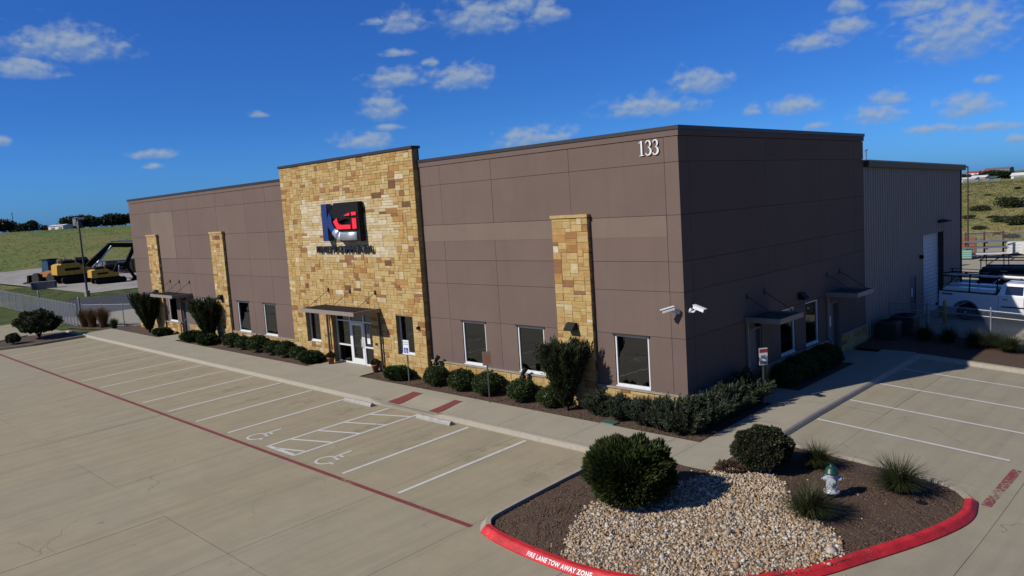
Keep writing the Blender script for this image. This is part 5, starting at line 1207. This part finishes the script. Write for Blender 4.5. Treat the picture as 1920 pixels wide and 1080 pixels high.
# area light poles
def light_pole(x, y, z, h, rz, label, k=1.0):
    e = empty('light_pole', (0, 0, 0), label, 'light pole')
    m = MB(); m.tube((0, 0, -.3), (0, 0, .7), .28, 14); m.build('base', M['kerb'], e)
    m = MB(); m.tube((0, 0, .7), (0, 0, h), .12 * k, 8, .085 * k); m.build('pole', M['darkmetal'], e)
    m = MB(); m.bbox(.05, .85, -.18, .18, h - .1, h + .03, .03); m.bar((0, 0, h - .04), (.1, 0, h - .04), .06, .06); hd = m.build('lamp_head', M['darkmetal'], e)
    m = MB(); m.box(.15, .8, -.15, .15, h - .112, h - .102); m.build('lens', M['alu'], hd)
    e.matrix_basis = Matrix.Translation((x, y, z)) @ Matrix.Rotation(rz, 4, 'Z')
light_pole(-82.4, 7.2, .15, 8.85, R(40), 'tall dark area light pole on the grass in front of excavators')
x, y = pix(1815, 455, 82); light_pole(x, y, .1, 8.1, R(200), 'tall dark area light pole beyond the storage yard by warehouse', .6)

# ------------------------------------------------------------------ vehicles
def wheel(e, x, y, r, w_, rim):
    m = MB(); n = 22; prof = [(r * .62, -w_ / 2), (r * .93, -w_ / 2), (r, -w_ / 2 + .04), (r, w_ / 2 - .04), (r * .93, w_ / 2), (r * .62, w_ / 2)]
    m.loft([[(x + a * cos(2 * pi * i / n), y + b, r + a * sin(2 * pi * i / n)) for i in range(n)] for a, b in prof]); t_ = m.build('wheel', M['tyre'], e)
    s_ = 1 if y > 0 else -1; m = MB(); yy = y + s_ * w_ * .42; m.loft([[(x + a * cos(2 * pi * i / n), yy + s_ * b, r + a * sin(2 * pi * i / n)) for i in range(n)] for a, b in ((r * .63, 0), (r * .58, .03), (r * .5, -.03), (r * .16, .0), (r * .15, .03))]); m.build('rim', rim, t_)
def pickup(paint, label, rack_h=2.05, white=True):
    e = empty('pickup_truck', (0, 0, 0), label, 'pickup'); W = 1.0
    def arch(cx, r, z): return [(cx + r * cos(a), .40 + r * sin(a)) for a in np.linspace(pi - .42, .42, 9)]
    low = [(-1.22, .62), (-1.22, 1.42), (1.32, 1.38), (1.34, 1.36), (3.66, 1.30), (4.9, 1.18), (5.02, 1.0), (5.05, .62), (4.55, .55)] + arch(3.95, .53, .4)[::-1] + [(3.35, .5), (.6, .52)] + arch(0, .53, .4)[::-1] + [(-.55, .6)]
    m = MB(); lo = low[::-1]
    m.loft([[(p, -W + .05, q_) for p, q_ in lo], [(p, -W, q_ if q_ < 1.1 else q_ - .03) for p, q_ in lo]][::-1]); m.loft([[(p, W - .05, q_) for p, q_ in lo], [(p, W, q_ if q_ < 1.1 else q_ - .03) for p, q_ in lo]])
    m.loft([[(p, -W + .05, q_) for p, q_ in lo], [(p, W - .05, q_) for p, q_ in lo]]); m.build('body', paint, e)
    cab = [((1.34, 1.36), (3.62, 1.31), W - .04), ((1.46, 1.88), (2.95, 1.9), W - .2), ((1.6, 1.96), (2.8, 1.97), W - .3)]
    m = MB(); m.loft([[(a[0], -w_, a[1]), (b[0], -w_, b[1]), (b[0], w_, b[1]), (a[0], w_, a[1])] for a, b, w_ in cab]); m.build('cab', paint, e)
    for s_ in (-1, 1):
        for x0, x1 in ((1.62, 2.35), (2.45, 3.2)):
            yy = lambda z: s_ * (W - .04 - (z - 1.34) * .30 + .022); m = MB(); m.face([(x0, yy(1.42), 1.42), (x1 + .18 * (x1 > 3), yy(1.42), 1.42), (x1 - .12 * (x1 > 3), yy(1.82), 1.82), (x0 + .04, yy(1.82), 1.82)][::s_ * -1 if s_ > 0 else 1]); m.build('window', M['carglass'], e)
        for x0 in (1.45, 2.42):
            m = MB(); m.box(x0 + .1, x0 + .3, s_ * (W + .002) - .012, s_ * (W + .002) + .012, 1.16, 1.20); m.build('door_handle', M['black'], e)
        for x0 in (1.36, 2.40, 3.3):
            m = MB(); m.box(x0, x0 + .014, s_ * W - .004, s_ * W + .004, .62, 1.33); m.build('door_seam', M['black'], e)
        for cx in (0, 3.95):
            m = MB(); ang = np.linspace(pi - .30, .30, 12)
            m.loft([[(cx + r_ * cos(a), s_ * (W + o_), .41 + r_ * sin(a)) for a in ang] for r_, o_ in ((.52, -.02), (.52, .03), (.60, .03), (.60, -.02))], caps=False, closed=False); m.build('wheel_arch', M['black'] if not white else M['doorgrey'], e)
        m = MB(); m.box(1.5, 3.3, s_ * (W + .006) - .008, s_ * (W + .006) + .008, .80, .86); m.build('side_moulding', M['black'], e)
        m = MB(); m.box(-1.1, -.62, s_ * (W + .003) - .002, s_ * (W + .003) + .002, 1.22, 1.31); m.build('bed_badge', M['greylet'], e)
        m = MB(); m.box(.78, 1.0, s_ * (W + .002) - .003, s_ * (W + .002) + .003, 1.05, 1.25); m.build('fuel_door', M['alu'] if white else M['black'], e)
        m = MB(); m.bar((1.45, s_ * (W + .06), .46), (3.4, s_ * (W + .06), .46), .14, .06); m.build('running_board', M['black'], e)
        m = MB(); m.box(-1.235, -1.16, s_ * (W - .12) - .06, s_ * (W - .12) + .06, .95, 1.3); m.build('tail_light', M['signred2'], e)
        m = MB(); m.bar((-1.2, s_ * (W - .03), 1.43), (1.3, s_ * (W - .03), 1.40), .1, .04); m.build('bed_rail', M['black'], e)
        m = MB(); m.box(4.95, 5.06, s_ * .75 - .18, s_ * .75 + .18, .85, 1.05); m.build('headlight', M['alu'], e)
        m = MB(); m.bbox(-1.1, 1.2, s_ * .72 - .2, s_ * .72 + .2, 1.43, 1.62, .03); m.build('tool_box', paint if white else M['darkmetal'], e)
        m = MB(); m.box(3.05, 3.25, s_ * 1.05 - .1, s_ * 1.05 + .1, 1.42, 1.62); m.build('mirror', M['black'], e)
    m = MB(); m.face([(3.6, -.78, 1.36), (3.6, .78, 1.36), (3.0, .7, 1.86), (3.0, -.7, 1.86)]); m.build('windscreen', M['carglass'], e)
    m = MB(); m.box(-.9, 1.2, -.5, .5, 1.385, 1.45); m.build('bed_floor', M['black'], e)
    m = MB(); m.box(-1.38, -1.2, -.95, .95, .58, .74); m.build('rear_bumper', M['black'], e); m = MB(); m.box(5.0, 5.16, -.98, .98, .52, .78); m.build('front_bumper', M['black'], e)
    for x in (0, 3.95):
        for y in (-.86, .86): wheel(e, x, y, .41, .27, M['steel'])
    m = MB()
    for s_ in (-1, 1):
        y = s_ * .93; m.bar((-1.25, y, rack_h), (4.2, y, rack_h), .05, .06); m.bar((-1.25, y, rack_h + .16), (1.3, y, rack_h + .16), .03, .03)
        for x in (-1.15, .1, 1.28): m.bar((x, y, 1.42), (x, y, rack_h + (.16 if x < 1.2 else 0)), .05, .05)
        m.bar((4.2, y, rack_h), (4.6, y * .95, 1.25), .045, .045); m.bar((-1.15, y, 1.45), (-.5, y, rack_h), .035, .035)
    for x in (-1.2, -.4, .45, 1.28, 2.2, 3.1, 4.1): m.bar((x, -.93, rack_h + .01), (x, .93, rack_h + .01), .04, .05)
    m.build('ladder_rack', M['black'], e)
    return e
tr = pickup(M['truckwhite'], 'white crew-cab pickup with black ladder rack behind the chain-link fence', 2.16)
place(tr, 2.0, 24.5, 0, 0, 1.05); tr.location.z = -.05
tr.rotation_euler = (0, R(3.0), R(1))
m = MB(); m.tube((1.2, 23.95, 2.32), (7.5, 24.05, 1.99), .075, 12); tag(m.build('conduit_pipe', M['alu']), 'long silver pipe lying on the rack of the white pickup', 'pipe')
tr2 = pickup(pmat('black_car_paint', (.02, .022, .026), .25, var=.05), 'dark pickup with black ladder rack parked behind the white pickup', 2.05, False)
place(tr2, 1.2, 35.5, -.05, R(4))
tr3 = pickup(M['truckwhite'], 'white pickup partly hidden at right frame edge beyond the dark pickup', 2.0)
place(tr3, 5.6, 40.0, -.05, R(8))

def excavator(label, s, boom, house_rz, rz, x, y, z, body, group='excavators in the gravel yard'):
    """tracked excavator; boom: list of side-profile points shoulder, elbow, stick end"""
    e = empty('excavator', (0, 0, 0), label, 'excavator', group)
    for sy in (-1, 1):
        m = MB(); n = 8; prof = [(-1.9 + .45 * cos(a), .45 + .45 * sin(a)) for a in np.linspace(pi / 2, 3 * pi / 2, n)] + [(1.9 + .45 * cos(a), .45 + .45 * sin(a)) for a in np.linspace(-pi / 2, pi / 2, n)]
        m.prism(prof, sy * 1.2 - .3, sy * 1.2 + .3, 'y'); tk = m.build('track', M['machinedark'], e)
        m = MB(); m.prism([(p * .86, .45 + (q_ - .45) * .55) for p, q_ in prof], sy * 1.2 - .31, sy * 1.2 + .31, 'y'); m.build('track_frame', M['machinedark'], tk)
        m = MB()
        for k in range(14): xx = -2.0 + k * .3; m.box(xx, xx + .1, sy * 1.2 - .32, sy * 1.2 + .32, .89, .94)
        m.build('track_shoes', M['machinedark'], tk)
    Rz = Matrix.Rotation(house_rz, 4, 'Z')
    def part(m, n, mt): o = m.build(n, mt, e); o.matrix_basis = Rz; return o
    m = MB(); m.tube((0, 0, .8), (0, 0, 1.05), .7, 16); part(m, 'slew_ring', M['machinedark'])
    m = MB(); m.prism([(-2.3, 1.05), (1.3, 1.05), (1.3, 1.6), (.3, 1.9), (-.4, 2.4), (-2.2, 2.4), (-2.45, 2.15), (-2.45, 1.2)][::-1], -1.3, 1.3, 'y'); part(m, 'upper_body', body)
    m = MB(); m.prism([(-2.75, 1.12), (-2.46, 1.12), (-2.46, 2.35), (-2.7, 2.2)], -1.28, 1.28, 'y'); part(m, 'counterweight', body)
    m = MB(); m.bbox(-2.1, -.7, -1.1, .6, 2.41, 2.75, .08); part(m, 'engine_hood', M['machinedark'])
    m = MB(); m.loft([[(-.2, .4, 1.5), (1.45, .4, 1.5), (1.45, 1.28, 1.5), (-.2, 1.28, 1.5)], [(-.2, .4, 2.3), (1.35, .4, 2.3), (1.35, 1.28, 2.3), (-.2, 1.28, 2.3)], [(-.1, .46, 2.95), (1.0, .46, 2.95), (1.0, 1.22, 2.95), (-.1, 1.22, 2.95)]]); cb = part(m, 'cab', M['machinedark'])
    m = MB(); m.face([(.0, 1.286, 1.8), (1.25, 1.286, 1.8), (1.2, 1.286, 2.3), (.95, 1.235, 2.85), (0, 1.235, 2.85)][::-1]); m.face([(.0, .39, 1.9), (1.25, .39, 1.9), (.95, .44, 2.85), (0, .44, 2.85)]); m.face([(-.207, .5, 2.0), (-.207, 1.2, 2.0), (-.12, 1.15, 2.85), (-.12, .55, 2.85)][::-1]); o = m.build('window', M['carglass'], cb)
    m = MB(); m.box(-1.9, -.3, -1.312, -1.302, 1.55, 1.85); part(m, 'side_stripe', M['machinedark']); m = MB(); m.box(-1.9, -.3, 1.302, 1.312, 1.55, 1.85); part(m, 'side_stripe', M['machinedark'])
    m = MB()
    for yy in (-1.2, 1.2): m.path([(-2.2, yy, 2.4), (-2.2, yy, 2.85), (-1.0, yy, 2.85), (-1.0, yy, 2.4)], .03)
    part(m, 'handrail', M['machinedark']); m = MB(); m.tube((-1.7, -.6, 2.7), (-1.7, -.6, 3.15), .07, 8); part(m, 'exhaust', M['steel'])
    m = MB()
    for k in (-1.6, -.9, -.2): m.box(k - .015, k + .015, -1.308, -1.301, 1.1, 2.2); m.box(k - .015, k + .015, 1.301, 1.308, 1.1, 2.2)
    part(m, 'panel_seams', M['black'])
    sh, el, st, bk_ = boom
    mid = ((sh[0] + el[0]) / 2 - .1, max(sh[1], el[1]) + .25)
    m = MB(); m.bar((sh[0], 0, sh[1]), (mid[0], 0, mid[1]), .5, .62); m.bar((mid[0] - .15, 0, mid[1]), (el[0], 0, el[1]), .46, .55); part(m, 'boom', M['machinedark'])
    m = MB(); m.bar((el[0] - .25 * (st[0] - el[0]) / 3, 0, el[1] + .5), (st[0], 0, st[1]), .38, .42); part(m, 'stick', M['machinedark'])
    m = MB(); m.tube((sh[0] + .5, .3, sh[1] - .5), (mid[0], .3, mid[1] - .1), .09, 8); m.tube((sh[0] + .5, -.3, sh[1] - .5), (mid[0], -.3, mid[1] - .1), .09, 8); m.tube((mid[0], 0, mid[1] + .42), (el[0] + .1, 0, el[1] + .55), .09, 8); part(m, 'hydraulic_cylinder', M['steel'])
    m = MB(); bx_, bz = bk_; m.prism([(bx_, bz + .9), (bx_ + .5, bz + .75), (bx_ + .35, bz + .1), (bx_ - .3, bz), (bx_ - .75, bz + .35), (bx_ - .25, bz + .3), (bx_ - .05, bz + .55)][::-1], -.5, .5, 'y'); part(m, 'bucket', M['machinedark'])
    e.matrix_basis = Matrix.Translation((x, y, z)) @ Matrix.Rotation(rz, 4, 'Z') @ Matrix.Scale(s, 4)
    return e
YZ = lambda x, y: max(T(x, y), NG(x, y)) + .06
face = R(42)
excavator('large yellow excavator with tracks and black arched boom, left of the pair', 1.2, ((.9, 1.8), (6.7, 3.9), (5.2, 1.6), (5.0, 1.0)), 0, R(88), -109.3, 14.6, YZ(-109.3, 14.6), M['machine'])
excavator('smaller yellow excavator with raised black boom, nearest the building', .84, ((.9, 1.5), (2.7, 2.6), (3.9, .7), (3.9, .0)), 0, R(86), -100.9, 15.6, YZ(-100.9, 15.6), M['machine'])
# wheel loader behind
ld = empty('wheel_loader', (0, 0, 0), 'orange and white wheel loader with blue cab behind the large excavator', 'loader')
m = MB(); m.prism([(-2.4, .9), (.4, .9), (.5, 1.5), (-.6, 1.7), (-2.3, 1.6)][::-1], -.7, .7, 'y'); m.build('engine_body', pmat('loader_orange', (.5, .2, .06), .5), ld)
m = MB(); m.loft([[(-.7, -.65, 1.65), (.6, -.65, 1.65), (.6, .65, 1.65), (-.7, .65, 1.65)], [(-.6, -.6, 3.0), (.45, -.6, 3.0), (.45, .6, 3.0), (-.6, .6, 3.0)]]); m.build('cab', pmat('loader_cab_blue', (.04, .09, .16), .2), ld)
MB().box(-.8, .75, -.75, .75, 3.005, 3.12).build('cab_roof', M['machinedark'], ld)
for px_ in (-1.5, 1.4):
    for py_ in (-.85, .85): wheel(ld, px_, py_, .72, .5, M['shedwhite'])
m = MB()
for sy in (-.5, .5): m.bar((.4, sy, 1.6), (2.6, sy, .7), .14, .3)
m.build('lift_arm', pmat('loader_orange', (.5, .2, .06), .5), ld)
MB().prism([(2.4, .2), (3.5, .1), (3.55, .25), (2.75, .4), (2.6, 1.2), (2.35, 1.15)], -1.3, 1.3, 'y').build('bucket', M['machinedark'], ld)
x, y = pix(95, 520, 131); ld.matrix_basis = Matrix.Translation((x, y, YZ(x, y))) @ Matrix.Rotation(R(200), 4, 'Z') @ Matrix.Scale(1.15, 4)
# precast culvert, skip
def culvert(x, y, rz):
    e = empty('box_culvert', (0, 0, 0), 'grey precast concrete box culvert left of the large excavator', 'culvert'); m = MB()
    m.box(-1.7, 1.7, -.8, .8, 0, .16); m.box(-1.7, 1.7, -.8, .8, 1.0, 1.16); m.box(-1.7, 1.7, -.8, -.64, .16, 1.0); m.box(-1.7, 1.7, .64, .8, .16, 1.0); m.build('barrel', M['culvert'], e)
    m = MB(); m.box(-1.82, -1.703, -.85, .85, 0, .15); m.box(-1.82, -1.703, -.85, .85, 1.0, 1.2); m.box(-1.82, -1.703, -.85, -.65, .15, 1.0); m.box(-1.82, -1.703, .65, .85, .15, 1.0); m.build('end_collar', M['kerb'], e)
    e.matrix_basis = Matrix.Translation((x, y, YZ(x, y))) @ Matrix.Rotation(rz, 4, 'Z') @ Matrix.Scale(.8, 4)
x, y = pix(82, 525, 121); culvert(x, y, R(66))
def skip(x, y, rz, mt, label):
    e = empty('waste_skip', (0, 0, 0), label, 'skip', 'skips in the gravel yard'); m = MB(); m.prism([(-2.6, .2), (2.6, .2), (2.9, 2.0), (-2.9, 2.0)], -1.1, 1.1, 'y'); b = m.build('body', mt, e)
    m = MB()
    for k in range(7): xx = -2.2 + k * .73; m.box(xx - .05, xx + .05, -1.18, 1.18, .25, 1.9)
    m.build('rib', mt, b); m = MB(); m.box(-2.95, 2.95, -1.2, 1.2, 2.003, 2.1); m.build('rim', mt, b)
    e.matrix_basis = Matrix.Translation((x, y, YZ(x, y))) @ Matrix.Rotation(rz, 4, 'Z')
x, y = pix(238, 508, 143); skip(x, y, R(30), M['machinedark'], 'black waste skip behind the excavators touching the building edge'); x, y = pix(222, 505, 150); skip(x, y, R(30), M['culvert'], 'grey waste skip behind the smaller excavator')

# ------------------------------------------------------------------ storage yard on the right
YG = lambda x, y: LP(min(x, 2.9), 2.7) - .067 * max(0, x - 2.9) * (1 - S(20, 40, y)) - .02
x0, y0 = pix(1846, 482, 81)
rk = empty('steel_rack', (0, 0, 0), 'rust red steel rack stacked with sheets in storage yard', 'rack')
for px_ in (-2.2, 0, 2.2):
    m = MB(); m.bar((px_, .5, 0), (px_, .5, 3.4), .18, .2); u_ = m.build('upright', M['rust'], rk); m = MB()
    for z in (.35, 1.15, 1.95): m.bar((px_, .5, z), (px_, -1.1, z + .05), .1, .12)
    m.build('arm', M['rust'], u_)
MB().bar((-2.2, .5, 3.2), (2.2, .5, 3.2), .1, .1).build('brace', M['rust'], rk)
rk.matrix_basis = Matrix.Translation((x0, y0 + .3, YG(x0, y0))) @ Matrix.Rotation(R(28), 4, 'Z') @ Matrix.Scale(.68, 4)
for k, z in enumerate((.5, 1.3, 2.1)):
    m = MB()
    for j in range(4): m.box(-2.6 + .05 * j, 2.5 - .08 * j, -1.1 + j * .03, .3 - j * .04, z + j * .045, z + j * .045 + .038)
    o = m.build('metal_sheets', M['galv'] if k else M['shedwhite']); tag(o, ['pale sheet stack on the lowest arm of the rust rack', 'silver sheet stack on the middle arm of the rust rack', 'silver sheet stack on the top arm of the rust rack'][k], 'sheet stack', 'sheets on the rust rack'); o.matrix_basis = rk.matrix_basis.copy()
def crate(x, y, w_, d_, h, mt, label, n=4, rz=0, group=None):
    e = empty('stacked_pallet', (0, 0, 0), label, 'pallet', group); m = MB()
    for k in range(3): m.box(-w_ / 2, w_ / 2, -d_ / 2 + k * (d_ - .1) / 2, -d_ / 2 + k * (d_ - .1) / 2 + .1, 0, .12)
    m.build('pallet', M['bark'], e)
    for k in range(n): MB().bbox(-w_ / 2 + .01 * (k % 2), w_ / 2, -d_ / 2, d_ / 2 - .015 * (k % 2), .125 + k * h / n, .125 + (k + 1) * h / n - .03, .02).build('layer', mt, e)
    e.matrix_basis = Matrix.Translation((x, y, YG(x, y))) @ Matrix.Rotation(rz, 4, 'Z')
x, y = pix(1906, 470, 84); crate(x, y, 1.5, 1.4, 1.05, M['shedwhite'], 'white stacked panels in storage yard near right frame edge, left stack', rz=R(15), group='white panel stacks')
x, y = pix(1935, 470, 83.5); crate(x, y, 1.5, 1.4, .9, M['shedwhite'], 'white stacked panels in storage yard cut by right frame edge', rz=R(15), group='white panel stacks')
x, y = pix(1808, 480, 80); crate(x, y, 1.2, 1.2, .7, M['signgreen'], 'pale green stacked pallet at warehouse corner in storage yard', rz=R(12))
x, y = pix(1812, 475, 84); crate(x, y, 1.6, 1.2, 1.5, M['terracotta'], 'rust brown stacked crates behind the pale green pallet', 3, R(12))
for u, v, r, lb in ((1799, 492, 74, 'small dark oil drum against the warehouse corner, farther'), (1799, 508, 66, 'small dark oil drum against the warehouse corner, nearer')):
    x, y = pix(u, v, r); m = MB(); m.lathe([(.28, 0), (.29, .02), (.28, .3), (.295, .31), (.28, .33), (.28, .6), (.295, .61), (.28, .63), (.29, .88), (.26, .88), (.25, .85)], 16, (x - .2, y, YG(x, y))); tag(m.build('oil_drum', M['black'], smooth=True), lb, 'drum', 'drums by the warehouse corner')
fence('pipe_fence', [pix(1800, 440, 97), pix(1960, 440, 97)], lambda x, y: T(x, y), 1.2, 'rusty wire fence along the foot of right hillside', 5)

# ------------------------------------------------------------------ far buildings and poles
def shed(u, v, r, L, D, h, rz, wall, roof, label, rise=.8, name='metal_shed'):
    x, y = pix(u, v, r); e = empty(name, (0, 0, 0), label, 'building')
    MB().box(-L / 2, L / 2, -D / 2, D / 2, -1, h).build('wall', wall, e)
    MB().prism([(-D / 2 - .3, h + .002), (D / 2 + .3, h + .002), (0, h + rise)], -L / 2 - .3, L / 2 + .3, 'x').build('roof', roof, e)
    for k in range(2): MB().box(-L / 2 + L * (.2 + .5 * k), -L / 2 + L * (.2 + .5 * k) + 2.4, -D / 2 - .05, -D / 2 - .003, -.5, h * .7).build('door', M['shedgrey'], e)
    e.matrix_basis = Matrix.Translation((x, y, T(x, y))) @ Matrix.Rotation(rz, 4, 'Z')
shed(114, 430, 352, 9.5, 4, 1.7, R(16), M['shedwhite'], M['shedwhite'], 'long low white shed on the left ridge', .5)
shed(146, 424, 350, 2.2, 2.4, 4.2, R(15), M['shedgrey'], M['shedgrey'], 'tall narrow grey shed on left ridge behind the light pole', .4)
shed(1818, 340, 275, 4.2, 3.5, 1.0, R(-8), M['shedwhite'], M['shedwhite'], 'long pale shed on right ridge left part behind light pole', .5)
shed(1838, 340, 280, 4.0, 3.5, 1.2, R(-8), pmat('cream_shed', (.6, .55, .42), .7), M['shedwhite'], 'cream shed on right ridge right of the light pole', .7)
shed(1858, 340, 285, 3.6, 3, .9, R(-8), pmat('green_shed', (.05, .16, .1), .7), pmat('green_shed', (.05, .16, .1), .7), 'dark green shed on the right ridge beside cream shed', .5)
shed(1912, 335, 330, 4.2, 4, 1.0, R(-5), M['shedwhite'], M['shedwhite'], 'small white gabled house on ridge near right frame edge', 1.0)
shed(1826, 330, 900, 12, 9, 1.6, R(-10), M['shedwhite'], M['roofred'], 'distant red-roofed houses on the far right skyline, left one', 2, 'house')
shed(1846, 330, 900, 11, 9, 1.6, R(-10), M['shedwhite'], M['roofred'], 'distant red-roofed house on the far right skyline, right one', 2, 'house')
shed(1873, 326, 950, 24, 10, 4, R(-10), M['shedgrey'], M['shedgrey'], 'distant long dark grey building on the far right skyline', 1.5, 'industrial_hall')
x, y = pix(25, 420, 360); e = empty('utility_pole', (0, 0, 0), 'wooden utility pole between trees on the left ridge', 'pole'); m = MB(); m.tube((0, 0, -1), (0, 0, 8.2), .16, 8, .11); m.build('pole', M['bark'], e); MB().bar((-1, 0, 7.5), (1, 0, 7.5), .1, .12).build('cross_arm', M['bark'], e); e.matrix_basis = Matrix.Translation((x, y, T(x, y)))
